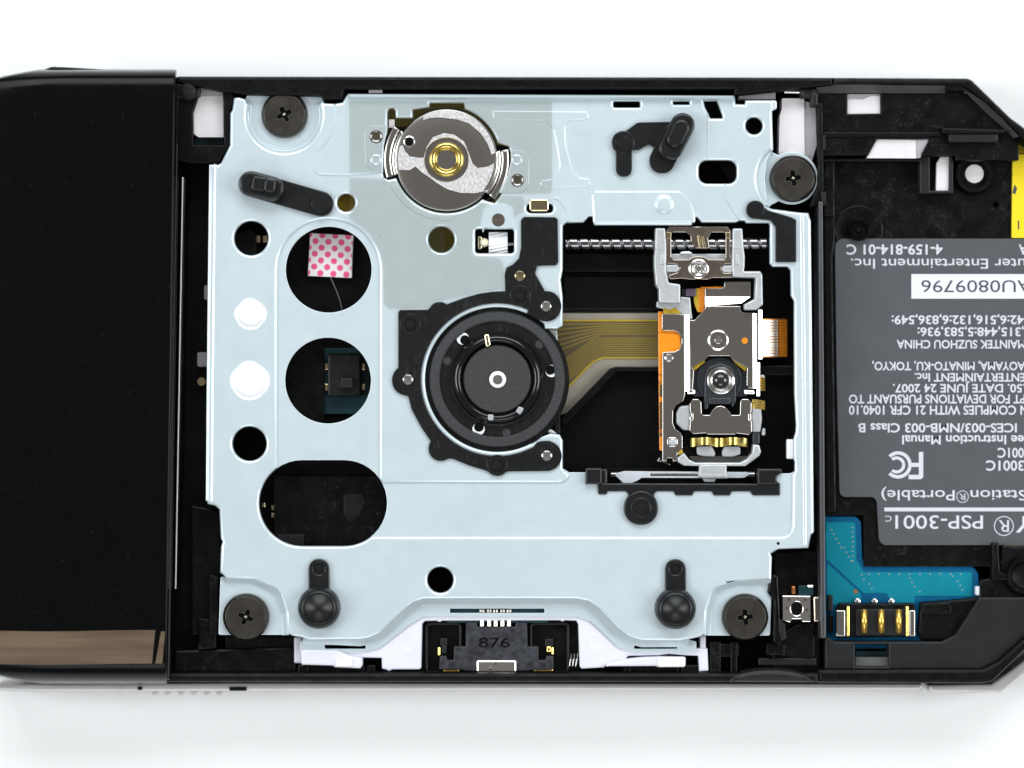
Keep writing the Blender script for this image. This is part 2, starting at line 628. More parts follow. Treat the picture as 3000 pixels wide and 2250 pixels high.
# side wall of cover and body under it
P('side_wall', 'black_gloss', cov, rp([(505, 225), (526, 232), (498, 1992), (484, 1992)], 0), 13.0, 7.4, 0.3)
P('under_body', 'black', cov, rp([(20, 230, 60), (505, 225), (486, 1992), (20, 1985, 60), (-45, 1600), (-60, 1125), (-45, 600)], 0), 10.5, 10.4, 0.3)
# shoulder button under the cover
sh = MB().prism(rp([(112, 208, 30), (150, 194, 30), (200, 196, 20), (300, 202), (415, 205, 10), (432, 214), (430, 250), (112, 250)], 6), 11.2, 3.5, 0.5)
sh.build('shoulder_button', 'black', case)

# channel between cover and drive
ch = 7.2
P('channel_floor', 'black', case, rp([(512, 240), (712, 282), (700, 1700), (860, 1850), (860, 1985), (490, 1985)], 0), ch, 1.6, 0.05)
P('channel_rib', 'grey_plastic', case, rp([(514, 420), (521, 420), (494, 1985), (487, 1985)], 0), 13.0, 6, 0.12)
P('channel_rib', 'black', case, rp([(531, 520), (544, 520), (531, 1200), (518, 1728), (508, 1728), (520, 1200)], 0), 11.8, 5, 0.25)
P('channel_rib', 'trim', case, rp([(533, 519), (537, 519), (516, 1725), (512, 1725)], 0), 11.95, 1, 0.05)
P('channel_step', 'black', case, rp([(560, 1480), (646, 1496), (650, 1690), (645, 1860), (560, 1860)], 4), 10.0, 3, 0.2)
P('channel_step', 'black_bay', case, rp([(612, 1680), (640, 1690), (640, 1860), (612, 1860)], 2), 11.2, 2, 0.2)
P('clip_post', 'black_bay', case, rp([(578, 1810), (634, 1815), (634, 1900), (578, 1905)], 6), 10.6, 2, 0.2)
P('clip_post', 'black_deep', case, rp([(583, 1826), (606, 1828), (606, 1890), (583, 1888)], 3), 10.8, 0.5, 0.1)
P('corner_ledge', 'black_bay', case, rp([(512, 1905), (868, 1895), (868, 1972), (505, 1972)], 3), 10.2, 4, 0.3)
P('corner_ledge', 'black', case, rp([(660, 1862), (862, 1862), (862, 1935), (800, 1940), (660, 1900)], 3), 9.6, 3, 0.2)
# pale panel seen through the slot near the screw
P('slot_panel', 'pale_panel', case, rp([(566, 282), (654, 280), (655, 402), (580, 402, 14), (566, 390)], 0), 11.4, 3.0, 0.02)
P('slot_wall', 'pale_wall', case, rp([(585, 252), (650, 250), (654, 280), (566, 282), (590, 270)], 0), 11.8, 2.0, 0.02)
P('board_edge', 'pcb_dark', case, rp([(566, 386), (574, 400), (654, 402), (654, 425), (566, 425)], 2), 9.6, 1.0, 0.02)
P('slot_frame', 'black', case, [rp([(515, 240), (680, 262), (684, 290), (674, 330), (672, 425), (640, 478), (560, 478), (520, 470)], 3), rp([(580, 285), (584, 251), (649, 250), (654, 300), (656, 425), (566, 425), (565, 330)], 3)], 12.4, 5.0, 0.15)
mb = MB()
mb.lathe(548, 266, [(30, 11), (30, 12.2), (24, 13.2), (12, 13.6)], 20)
mb.prism(rr(516, 243, 562, 290, 4), 13.0, 1.5, 0.3)
mb.prism(rr(560, 256, 586, 284, 4), 12.7, 1.0, 0.2)
mb.build('hinge_pin', 'grey_plastic', case)
for (x0, y0, x1, y1) in ((598, 836, 616, 878), (578, 1032, 612, 1074)):
    box('metal_tab', 'pale_wall', case, x0, y0, x1, y1, 8.0, 0.6, 0.05, 5)
lathe('metal_tab', 'brass_pale', case, 590, 1118, [(14, 7.4), (14, 8.2), (12, 8.4)], 20)

# floor under the drive
P('drive_bay_floor', 'black_deep', case, rr(605, 290, 2395, 1960), 7.0, 1.3, 0.05)

# ------------------------------------------------------------------ battery bay end
P('bay_floor', 'black_bay', case, rp([(2402, 470), (3090, 470), (3100, 1510), (2945, 1600), (2945, 1660), (2530, 1660), (2530, 1510), (2402, 1510)], 6), 8.6, 3, 0.1)
P('bay_floor', 'black', case, rr(2560, 1500, 2945, 1656, 8), 8.0, 2.4, 0.1)
P('bay_wall', 'edge_grey', case, rp([(2398, 590), (2411, 590), (2420, 1870), (2404, 1870)], 0), 13.2, 6, 0.18)
P('bay_wall', 'black', case, rp([(2411, 600), (2446, 600), (2448, 700), (2440, 760), (2450, 1440), (2450, 1500), (2419, 1500)], 0), 9.8, 3, 0.25)
# upper panel with cutouts
holeA = zT([(780, 208), (1048, 208), (1050, 365), (780, 370)])
holeB = zT([(938, 728), (1020, 574), (1445, 574), (1372, 728)])
holeC = zT([(1500, 705), (1606, 705), (1602, 990), (1500, 990)])
holeD = ci(2290 + 52, 400, 1)
panel = rp([(2392, 262), (2830, 268, 12), (2985, 398, 10), (2985, 470), (2800, 470), (2800, 456), (2697, 456), (2723, 407.6), (2569, 407.6), (2541, 456), (2410, 456), (2410, 395), (2392, 395)], 3)
P('upper_panel', 'black_bay', case, [panel, holeA], 11.6, 4, 0.15)
P('rim', 'black', case, [rp([(2440, 228), (2842, 230, 30), (2960, 345, 40), (3060, 420, 30), (3060, 440), (3010, 420), (2900, 310), (2820, 250, 12), (2440, 248)], 0)], 13.3, 7.5, 0.4)
# sloped inner wall below the rim
g = [[(2392, 248, 13.0), (2600, 248, 13.0), (2770, 248, 13.0)], [(2392, 273, 11.6), (2600, 273, 11.6), (2770, 273, 11.6)]]
MB().sheet(g, 0.6).build('sloped_wall', 'mid_grey', case)
g = [[(2822, 250, 13.0), (2846, 262, 13.0), (2905, 318, 13.0), (2992, 398, 13.0)], [(2822, 273, 11.6), (2834, 276, 11.6), (2885, 326, 11.6), (2970, 404, 11.6)]]
MB().sheet(g, 0.6).build('sloped_wall', 'mid_grey', case)
box('rim_notch', 'black_deep', case, 2772, 240, 2826, 268, 13.0, 2, 0.2)
P('step_ledge', 'black', case, rp([(2410, 386), (2760, 386), (2760, 400), (2410, 402)], 2), 11.9, 2, 0.2)
P('lower_step', 'black_bay', case, [rp([(2408, 463), (2700, 463), (2700, 474), (2408, 474)], 2)], 11.0, 2, 0.2)
P('bay_block', 'grey_plastic', case, rp([(2779, 388), (2925, 390), (2925, 417), (2779, 417)], 3), 12.6, 3, 0.3)
P('bay_block', 'black', case, rp([(2755, 372), (2945, 378), (2945, 392), (2760, 392)], 3), 12.9, 3, 0.3)
P('bay_block', 'black', case, rp([(2770, 417), (2960, 417), (2960, 452), (2800, 452)], 3), 10.9, 3, 0.3)
P('bay_block', 'grey_plastic', case, [zT([(1365, 705), (1640, 705), (1640, 1015), (1365, 1015)]), zT([(1452, 705.5), (1606, 705.5), (1602, 990), (1452, 990)])], 10.4, 2.4, 0.2)
P('cutout_floor', 'black_deep', case, zT([(1454, 706), (1504, 706), (1502, 990), (1454, 990)]), 8.9, 0.5, 0.02)
P('bay_block', 'black_bay', case, zT([(590, 712), (680, 712), (680, 1200), (590, 1200)]), 10.2, 2, 0.2)
# pale panels seen through the cutouts
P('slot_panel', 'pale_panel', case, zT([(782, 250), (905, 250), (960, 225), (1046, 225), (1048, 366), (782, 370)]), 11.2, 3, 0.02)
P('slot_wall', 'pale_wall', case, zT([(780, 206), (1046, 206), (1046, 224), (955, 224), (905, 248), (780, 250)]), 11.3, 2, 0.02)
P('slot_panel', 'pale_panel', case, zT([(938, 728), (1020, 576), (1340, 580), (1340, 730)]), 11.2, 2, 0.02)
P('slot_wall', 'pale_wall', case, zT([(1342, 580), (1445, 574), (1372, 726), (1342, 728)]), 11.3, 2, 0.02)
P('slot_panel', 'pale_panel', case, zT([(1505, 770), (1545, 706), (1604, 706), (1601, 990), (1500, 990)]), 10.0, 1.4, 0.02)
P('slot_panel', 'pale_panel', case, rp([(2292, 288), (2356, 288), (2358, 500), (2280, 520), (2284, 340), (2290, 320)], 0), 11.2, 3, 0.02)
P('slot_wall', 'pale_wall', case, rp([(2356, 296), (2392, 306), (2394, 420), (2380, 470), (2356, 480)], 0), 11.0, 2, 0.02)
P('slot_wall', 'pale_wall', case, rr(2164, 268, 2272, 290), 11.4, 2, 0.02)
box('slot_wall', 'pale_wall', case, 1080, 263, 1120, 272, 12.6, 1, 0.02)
mb = MB().tube([(2298, 268, 11.5), (2344, 269, 11.5)], 0.26, 12)
mb.build('hinge_pin', 'steel_bright', case)
mb = MB().prism(rr(2345, 258, 2392, 288, 6), 12.6, 3, 0.4).prism(rr(2375, 270, 2398, 312, 5), 12.9, 3, 0.3)
mb.build('hinge_block', 'grey_plastic', case)
P('bay_side', 'black', case, rp([(2392, 300), (2412, 300), (2416, 590), (2398, 600), (2370, 610), (2395, 540), (2396, 420)], 0), 12.6, 6, 0.3)
P('bay_side', 'grey_plastic', case, rp([(2410, 395), (2419, 395), (2419, 440), (2410, 440)], 1), 12.7, 1, 0.1)
P('bay_side', 'grey_plastic', case, rp([(2404, 565), (2420, 560), (2420, 600), (2410, 602)], 1), 12.8, 1, 0.1)
# screw hole and screw boss
lathe('screw_boss', 'black_bay', case, 2855, 509, [(62, 8.4), (62, 8.9), (54, 9.6), (46, 9.6), (38, 9.0), (27, 9.0), (27, 8.65)], 40)
lathe('slot_panel', 'pale_panel', case, 2855, 509, [(27, 8.5), (27, 9.06), (26, 9.08)], 32)
lathe('screw_boss', 'black_bay', case, 2518, 672, [(72, 8.4), (72, 8.75), (69, 8.8), (62, 8.7), (34, 8.7), (33, 9.6), (27, 9.9), (22, 9.6), (20, 9.0), (10, 9.0), (8, 9.3), (3, 9.3)], 40)
lathe('screw_pit', 'black_deep', case, 2918, 600, [(10, 8.4), (10, 8.72), (7, 8.6)], 16)

# lower end of the body
low = rp([(2417, 1862), (2445, 1880), (2760, 1880), (2800, 1860), (2870, 1750), (3110, 1750), (3110, 1800), (2935, 1960), (2880, 1966), (2417, 1966)], 8)
holeE = rr(2505, 1888, 2603, 1952)
P('lower_panel', 'grey_plastic', case, [low, holeE], 10.6, 5, 0.2)
P('slot_wall', 'mid_grey', case, rr(2506, 1926, 2602, 1952), 9.8, 2.5, 0.05)
box('board_edge', 'pcb_dark', case, 2506, 1908, 2602, 1926, 8.0, 1, 0.02)
box('cutout_floor', 'black_deep', case, 2506, 1889, 2602, 1908, 7.0, 0.5, 0.02)
P('rim', 'black', case, rp([(2395, 1960), (2880, 1958, 20), (2925, 1935, 20), (3120, 1762), (3140, 1772), (2908, 1998, 40), (2868, 2003, 20), (2395, 2001)], 0), 11.6, 6, 0.5)
P('lower_block', 'black', case, rp([(2697, 1765), (2790, 1758), (2870, 1750), (2800, 1862), (2775, 1876), (2700, 1876), (2690, 1850)], 4), 9.6, 3, 0.25)
P('lower_block', 'black_bay', case, rp([(2702, 1768), (2780, 1764), (2788, 1776), (2788, 1800), (2702, 1800)], 3), 10.0, 1, 0.2)
P('lower_block', 'grey_plastic', case, rp([(2426, 1744), (2440, 1744), (2440, 1790), (2426, 1790)], 2), 9.6, 2, 0.1)
P('lower_block', 'black', case, rp([(2426, 1802), (2441, 1802), (2441, 1850), (2426, 1850)], 2), 9.2, 2, 0.1)
P('lower_ledge', 'black_bay', case, rp([(2870, 1700), (2925, 1690), (2935, 1600), (3090, 1600), (3100, 1755), (2900, 1755), (2870, 1752)], 5), 9.4, 3, 0.2)
P('lower_ledge', 'black_bay', case, rp([(2906, 1590), (2926, 1590), (2930, 1672), (2960, 1690), (2950, 1700), (2905, 1700)], 4), 10.2, 2, 0.2)
lathe('screw_boss', 'black_bay', case, 3002, 1688, [(56, 9.3), (56, 9.9), (50, 10.3), (42, 10.3), (34, 9.6), (30, 9.5)], 36)
box('contact_strip', 'brass_pale', case, 2939, 1585, 3080, 1618, 8.9, 0.6, 0.1, 6)
P('white_strip', 'label_white', case, rp([(2672, 1655), (2690, 1649), (2740, 1650), (2756, 1660), (2740, 1664), (2690, 1664)], 0), 8.25, 0.5, 0.02)
P('black_wall', 'black', case, rp([(2262, 1612), (2370, 1612), (2398, 1620), (2404, 1870), (2404, 1970), (2270, 1970), (2255, 1900), (2290, 1830), (2270, 1740), (2262, 1700)], 6), 9.4, 3, 0.3)
P('clip_wall', 'black', case, rp([(2258, 1682, 8), (2280, 1684), (2284, 1830), (2296, 1870), (2284, 1900), (2264, 1880), (2266, 1760), (2248, 1735)], 3), 12.6, 4, 0.3)
P('clip_wall', 'grey_plastic', case, rp([(2274, 1690), (2279, 1690), (2283, 1812), (2300, 1830), (2304, 1870), (2290, 1880), (2282, 1850)], 2), 12.8, 2, 0.1)
P('black_wall', 'black_bay', case, rp([(2246, 1890), (2330, 1830), (2386, 1826), (2388, 1925), (2376, 1932), (2246, 1920)], 3), 10.0, 2, 0.2)
box('light_strip', 'grey_plastic', case, 2222, 1928, 2392, 1950, 9.9, 1.5, 0.15, 2)
P('thumb_notch', 'grey_plastic', case, rp([(2130, 1999)] + [(2258 + 128 * math.cos(math.radians(a)), 2000 + 40 * math.sin(math.radians(a))) for a in range(188, 353, 8)] + [(2388, 2000)], 0), 12.1, 3, 0.6)
for (x0, x1) in ((2080, 2112), (2140, 2160)):
    box('rim_rib', 'black_bay', case, x0, 1880, x1, 1972, 11.0, 3, 0.15, 3)
P('rim_rib', 'black_bay', case, rp([(2080, 1886), (2165, 1886), (2165, 1922), (2120, 1926), (2080, 1922)], 3), 10.9, 3, 0.15)
P('rim_rib', 'black_bay', case, rp([(2246, 1886), (2300, 1886), (2300, 1920), (2246, 1920)], 3), 10.7, 3, 0.15)
for (x0, x1) in ((872, 905), (905, 1070), (1074, 1100), (1826, 1850), (1850, 1990), (1996, 2050)):
    box('rim_rib', 'black_bay' if (x1 - x0) > 60 else 'black', case, x0, 1948, x1, 1974, 10.4 if (x1 - x0) > 60 else 10.7, 3, 0.2, 2)

# ------------------------------------------------------------------ drive: plate
drive = thing('disc_drive', 'disc drive with pale metal plate, round holes and black rubber pegs set in the console', 'disc drive', 1500, 1100, 7)
ZU, ZL = 13.0, 12.68

bayTL = arc(832, 336, 112, 196, -18, 30)      # from left side round under the screw to the right
left_edge = [(645, 1739), (658, 1728), (654, 1685), (645, 1677), (648, 1601), (652, 1587), (647, 1576), (643, 1493), (631, 1482), (609, 1477), (604, 1462), (606, 1200), (610, 815), (613, 600), (613, 484), (630, 480), (639, 483), (648, 477), (674, 426), (675, 332), (681, 323), (686, 287), (700, 285), (717, 290), (724, 305)]
top_edge = [(938, 302), (945, 296), (950, 302), (981, 304), (1004, 300), (1012, 284), (1020, 275), (2152, 280), (2155, 305), (2182, 306), (2184, 294), (2266, 294), (2274, 300), (2272, 320), (2262, 326), (2265, 437), (2262, 446)]
right_edge = [(2243, 604), (2262, 612), (2337, 622), (2368, 624), (2375, 646), (2380, 1150), (2383, 1558), (2376, 1566), (2368, 1606), (2280, 1609), (2258, 1622), (2262, 1634), (2260, 1700)]
bottom_up = [(2160, 1703, 40), (2092, 1722, 40), (2071, 1790, 30), (2066, 1858), (2050, 1866), (2021, 1872), (1990, 1878), (1880, 1877), (1843, 1866), (1807, 1840), (1753, 1782), (1724, 1762), (1690, 1755), (1240, 1755), (1214, 1764), (1190, 1782), (1143, 1825), (1112, 1856), (1082, 1869), (1053, 1874), (905, 1875), (886, 1868), (858, 1864), (843, 1857), (838, 1795, 30), (815, 1728, 40), (742, 1697, 40), (662, 1694)]
bottom_up = rp(bottom_up + [(660, 1690)], 0)[:-1]
top_right_bay = arc(2320, 522, 104, 232, 128, 14)
# plain outline of the lower sheet (keeps the bay floors)
low_out = [(645, 1739), (640, 1858)] + [(843, 1860), (858, 1866), (886, 1870), (905, 1878), (1053, 1878), (1082, 1872), (1112, 1860), (1143, 1829), (1190, 1787), (1214, 1769), (1240, 1760), (1690, 1760), (1724, 1766), (1753, 1786), (1807, 1844), (1843, 1870), (1880, 1880), (1990, 1880), (2021, 1874), (2066, 1862), (2255, 1862), (2262, 1700)]
low_out = list(reversed(low_out)) + []

window = [(1649, 1372), (1649, 1290), (1640, 1273), (1612, 1270), (1588, 1280)] + arc(1457, 1112, 213, 52, 310, 46) + [(1596, 964), (1632, 964), (1649, 955), (1649, 870), (1643, 820), (1649, 790), (1649, 662), (1658, 653), (1709, 652), (1725, 635), (1736, 635), (1740, 658), (2028, 658), (2031, 637), (2043, 637), (2056, 652), (2157, 652), (2165, 647), (2181, 647), (2187, 654), (2252, 654), (2255, 660), (2255, 772), (2264, 782), (2307, 782), (2316, 792), (2317, 866), (2326, 882), (2327, 1150), (2332, 1246), (2331, 1266), (2325, 1284), (2325, 1346), (2328, 1352), (2328, 1380)]
stad = arc(1008, 1474, 126, -90, 90, 20) + arc(885, 1474, 126, 90, 270, 20)
c1, c2 = ci(963, 790, 126, 60), ci(961, 1115, 126, 60)
# clamp opening
clampo = [(1136, 326), (1142, 318), (1153, 318), (1158, 326), (1159, 346), (1209, 346), (1209, 322), (1259, 314), (1259, 302), (1358, 302), (1362, 320)] + arc(1308, 468, 158, -68, -18, 12) + [(1478, 425), (1490, 429), (1493, 440)] + arc(1308, 468, 189, -6, 42, 12) + [(1432, 590)] + arc(1308, 468, 156, 48, 160, 26) + [(1138, 526), (1122, 520)] + arc(1308, 468, 190, 164, 204, 10)
common = [clampo, ci(736, 698, 50), ci(731, 1300, 50), ci(1014, 594, 26), ci(1293, 702, 38), ci(1290, 1699, 38), ci(2209, 369, 25, 28), rr(2047, 470, 2158, 538, 24), rr(1797, 297, 1875, 315, 5), rr(1972, 297, 2020, 306, 3),
          rp([(2061, 296), (2101, 296), (2117, 341, 4), (2115, 347), (2081, 347), (2074, 332), (2065, 314)], 0), rr(1392, 671, 1506, 742, 9), rr(1543, 598, 1620, 623, 11), ci(734, 919, 40, 40), ci(732, 1114, 51, 44)]
rec = arc(962, 792, 150, 180, 360, 36) + [(1111, 1400), (1119, 1414)] + [(1640, 1415), (1658, 1410), (1667, 1396), (1666, 1384)] + [(1656, 1382)] + window + [(2322, 1392), (2321, 1540)] + arc(2289, 1541, 31, 10, 90, 6) + [(1088, 1572)] + arc(1008, 1474, 126, 52, 90, 8) + arc(885, 1474, 126, 90, 234, 24)
outer_up = left_edge[2:] + list(bayTL)[3:-1] + top_edge + top_right_bay + right_edge + bottom_up
sl = 0.34
MB().prism([outer_up, rec] + common, ZU, 0, prof=[(0, ZL - 0.25), (0.0, ZL + 0.02), (0.10, ZU - 0.08), (0.28, ZU)]).build('plate', 'plate', drive)
# sheet one step down: floor of the recessed channel and of the screw bays
outer_low = left_edge[1:] + [(724, 305), (760, 300), (832, 285), (905, 296)] + top_edge[1:-1] + [(2265, 437), (2258, 470), (2250, 520), (2256, 580), (2262, 612)] + right_edge[2:] + low_out + []
common2 = [clampo] + common[1:]
winlow = window + [(2316, 1387), (2240, 1387), (2240, 1420), (1765, 1420), (1765, 1384), (1667, 1384)]
MB().prism([left_edge[2:-1] + [(727, 330)] + arc(832, 336, 104, 190, -10, 20) + top_edge[1:-1] + [(2262, 440), (2246, 470), (2240, 520), (2246, 590), (2256, 612)] + right_edge[1:-1] + [(2255, 1690), (2160, 1698), (2088, 1718), (2064, 1790), (2062, 1852)] + [p for p in bottom_up if 860 < p[0] < 2060] + [(848, 1850), (844, 1795), (820, 1724), (746, 1690), (668, 1688)], c1, c2, stad, winlow] + common2, ZL, 0.45, 0.04).build('channel_sheet', 'plate', drive)
# screw bay floors
BZ = 12.05
P('screw_bay', 'plate', drive, arc(832, 336, 122, -36, 216, 40), BZ, 0.4, 0.05)
P('screw_bay', 'plate', drive, rp([(646, 1690), (850, 1690), (850, 1860), (640, 1860)], 5), BZ, 0.4, 0.05)
P('screw_bay', 'plate', drive, rp([(2055, 1690), (2262, 1695), (2256, 1862), (2055, 1862)], 5), BZ, 0.4, 0.05)
P('screw_bay', 'plate', drive, [rp([(2230, 430)] + arc(2320, 522, 77, -120, 120, 26) + [(2240, 612), (2222, 560), (2222, 470)], 0)], BZ, 0.4, 0.05)


def slope_band(name, path, d, z0, z1, m='plate'):
    """sloping skirt along an open path; d = outward run in drawing units"""
    out = []
    n = len(path)
    for i in range(n):
        a, b = path[max(i - 1, 0)], path[min(i + 1, n - 1)]
        tx, ty = b[0] - a[0], b[1] - a[1]
        l = math.hypot(tx, ty)
        out.append((path[i][0] - ty / l * d, path[i][1] + tx / l * d))
    g = []
    for t_, zt in ((0, z0), (0.25, z0 + (z1 - z0) * 0.12), (0.75, z0 + (z1 - z0) * 0.88), (1.0, z1)):
        g.append([(p[0] + (q[0] - p[0]) * t_, p[1] + (q[1] - p[1]) * t_, zt) for p, q in zip(path, out)])
    return MB().sheet(g, 0.1).build(name, m, drive, ang=50)


slope_band('bay_slope', rp([(656, 1690), (662, 1692), (742, 1695, 40), (815, 1727, 40), (840, 1795, 30), (845, 1860), (845, 1861)], 0)[1:-1], 17, 12.94, BZ + 0.03)
slope_band('bay_slope', rp([(2064, 1862), (2064, 1860), (2069, 1790, 30), (2090, 1720, 40), (2160, 1701, 40), (2258, 1699), (2259, 1699)], 0)[1:-1], 17, 12.94, BZ + 0.03)
slope_band('bay_slope', arc(832, 336, 114, -16, 196, 40), 17, 12.94, BZ + 0.03)
slope_band('bay_slope', arc(2320, 522, 106, 128, 232, 20), 17, 12.94, BZ + 0.03)
# lower shelf in front of the white bracket
shelf_pts = [(888, 1868), (1055, 1876), (1084, 1871), (1114, 1858), (1145, 1828), (1192, 1784), (1216, 1766), (1242, 1757), (1688, 1757), (1722, 1764), (1751, 1784), (1805, 1842), (1841, 1868), (1880, 1879), (2018, 1878)]
slope_band('front_step', [(x, y - 7) for x, y in shelf_pts], 24, 12.62, 11.55)
shelf_low = [(880, 1882), (880, 1912), (1050, 1912), (1110, 1900), (1200, 1830), (1240, 1806), (1690, 1806), (1730, 1820), (1810, 1896), (1850, 1910), (2040, 1910), (2040, 1880)]
MB().prism([[(x, y) for x, y in shelf_low] + [(1880, 1860), (1830, 1850), (1740, 1770), (1700, 1750), (1230, 1750), (1190, 1770), (1100, 1850), (1050, 1862), (900, 1862)][0:0] + [(2018, 1874), (1880, 1874), (1841, 1862), (1805, 1836), (1751, 1778), (1722, 1757), (1688, 1750), (1242, 1750), (1216, 1758), (1192, 1777), (1145, 1820), (1114, 1850), (1084, 1864), (1055, 1870), (892, 1870)],
            rr(1318, 1783, 1595, 1796), rr(951, 1889, 1071, 1901), rr(1858, 1889, 1984, 1901)], 11.5, 0.4, 0.03).build('front_shelf', 'plate', drive)
# rolled top flange, side flanges
MB().prism(rp([(1021, 274), (2150, 279, 4), (2152, 292), (1018, 289, 4)], 0), 13.75, 1.2, 0, prof=[(0, 12.6), (0.0, 13.3), (0.10, 13.6), (0.26, 13.75)]).build('flange', 'plate', drive)
for x0, x1, xb0, xb1 in ((612, 618, 605, 611), (622, 627, 613, 618)):
    pass
P('flange', 'plate_edge', drive, rp([(612, 482), (622, 482), (619, 815), (613, 1200), (612, 1468), (602, 1468), (604, 1200), (608, 815)], 0), 12.9, 2.0, 0.2)
MB().prism(rp([(626, 484), (634, 484), (630, 815), (626, 1200), (624, 1470), (616, 1470), (618, 1200), (622, 815)], 0), 13.12, 0.3, 0.14).build('flange_ridge', 'plate', drive)
P('flange', 'plate_edge', drive, rp([(2366, 628), (2376, 648), (2381, 1150), (2385, 1558), (2378, 1566), (2374, 1150), (2366, 650)], 0), 12.95, 2.4, 0.2)
MB().prism(rp([(2343, 626), (2356, 626), (2362, 1150), (2364, 1598), (2352, 1598), (2349, 1150)], 0), 13.13, 0.3, 0.15).build('flange_ridge', 'plate', drive)
P('flange_tab', 'white_nylon', drive, rr(2305, 1287, 2328, 1345, 4), 12.2, 1.0, 0.2)
P('flange_tab', 'plate', drive, rr(2258, 294, 2276, 320, 5), 13.1, 1.2, 0.2)

EM = dict(th=0)


def emboss(loop, h=0.10, w=0.22, z=ZU, name='embossing', m='plate'):
    return MB().prism(loop, z + h, 0, prof=[(0, z - 0.06), (0.0, z - 0.01), (w * 0.45, z + h * 0.55), (w, z + h)]).build(name, m, drive)


# embossed patterns on the plate
emboss(rp([(1441, 323), (1722, 325, 10), (1728, 352, 12), (1672, 354, 18), (1656, 372, 20), (1660, 430, 40), (1680, 500, 30), (1700, 520, 15), (1728, 522, 12), (1732, 550, 12), (1585, 552, 12), (1580, 528, 10), (1612, 524, 20), (1640, 495, 30), (1632, 440, 40), (1620, 380, 20), (1600, 356, 20), (1445, 352, 10)], 6), 0.09, 0.16)
emboss(rp([(1733, 572, 12), (1742, 558, 6), (1994, 558, 20), (2024, 590, 20), (2037, 625), (2037, 652), (1738, 654)], 4), 0.12, 0.22)
MB().prism(rp([(1742, 642), (2026, 642), (2027, 660), (1741, 660)], 3), 13.06, 0.7, 0.3).build('window_lip', 'plate', drive)
lathe('dimple', 'plate', drive, 1946, 599, [(29, 13.0), (29, 13.13), (26, 13.17), (25, 13.30), (22, 13.38), (14, 13.40), (1, 13.40)], 32)
emboss(rp([(2122, 538), (2128, 538), (2130, 580), (2171, 642), (2165, 645), (2124, 584)], 2), 0.10, 0.06, name='crease')
emboss(rp([(2071, 332), (2076, 332), (2075, 470), (2071, 470)], 0), 0.06, 0.05, name='crease', m='plate_edge')
emboss(rp([(1065, 385, 18), (1085, 367, 14), (1137, 367), (1124, 430), (1122, 503), (1090, 503, 16), (1068, 480, 12)], 3), 0.10, 0.14)
emboss(rp([(1496, 438), (1535, 440, 14), (1552, 462, 14), (1552, 548, 20), (1530, 567, 14), (1462, 566), (1488, 510), (1497, 470)], 3), 0.10, 0.14)
emboss([(1142, 544)] + [(1160, 575), (1190, 606), (1222, 628), (1255, 640), (1290, 647), (1318, 648), (1330, 642), (1333, 628)] + arc(1308, 468, 162, 82, 154, 14), 0.10, 0.14)
emboss(rp([(1413, 690), (1413, 640, 44), (1425, 598, 44), (1492, 598, 44), (1507, 640, 30), (1507, 670), (1450, 672), (1420, 668)], 3), 0.12, 0.14)
emboss(rp([(1530, 583, 10), (1560, 574, 12), (1632, 574, 26), (1668, 612, 26), (1671, 650), (1662, 652), (1650, 655), (1648, 668), (1640, 640), (1530, 632), (1522, 640), (1520, 600)], 4) if False else rp([(1622, 576, 6), (1640, 578, 20), (1668, 612, 26), (1671, 651), (1662, 651), (1660, 618, 20), (1636, 588, 20), (1622, 584)], 2), 0.10, 0.08, name='crease')
emboss(rp([(978, 306), (984, 306), (982, 372, 20), (974, 394, 20), (934, 446, 14), (927, 470), (925, 496, 8), (936, 507), (1021, 510), (1123, 501), (1123, 506), (1021, 516), (931, 514, 8), (919, 498, 8), (921, 448, 14), (970, 384, 20), (976, 370, 20)], 0), 0.11, 0.07, name='crease')
for cx, cy, r in ((734, 919, 38), (732, 1114, 49)):
    lathe('white_dome', 'white_nylon', drive, cx, cy, [(r + 6, 12.6), (r + 6, 12.9), (r + 2, 12.95), (r, 12.98), (r * 0.93, 13.14), (r * 0.75, 13.24), (r * 0.4, 13.30), (1, 13.32)], 44, ang=50)  # plain white shallow domes filling two round holes in the plate
for cx, cy in ((1102, 469), (1514, 469)):
    lathe('dimple', 'plate', drive, cx, cy, [(17, 13.05), (17, 13.14), (13, 13.20), (10, 13.15), (6, 13.13), (1, 13.15)], 24)
for cx, cy in ((1102, 400), (1516, 528)):
    lathe('pin', 'lead_steel', drive, cx, cy, [(19, 13.05), (19, 13.18), (17, 13.24), (14, 13.16), (6, 13.13), (1, 13.15)], 24)
lathe('rivet', 'nickel_dark', drive, 1460, 644, [(19, 13.05), (19, 13.18), (16, 13.28), (8, 13.30), (5, 13.20), (1, 13.20)], 24)
box('latch_tab', 'brass_pale', drive, 1551, 583, 1608, 619, 13.32, 0.5, 0.16, 8)
for (x, y, r) in ((2280, 1592, 4.5),):
    lathe('pin_mark', 'black', drive, x, y, [(r, 12.95), (r, 13.02), (1, 13.02)], 12)

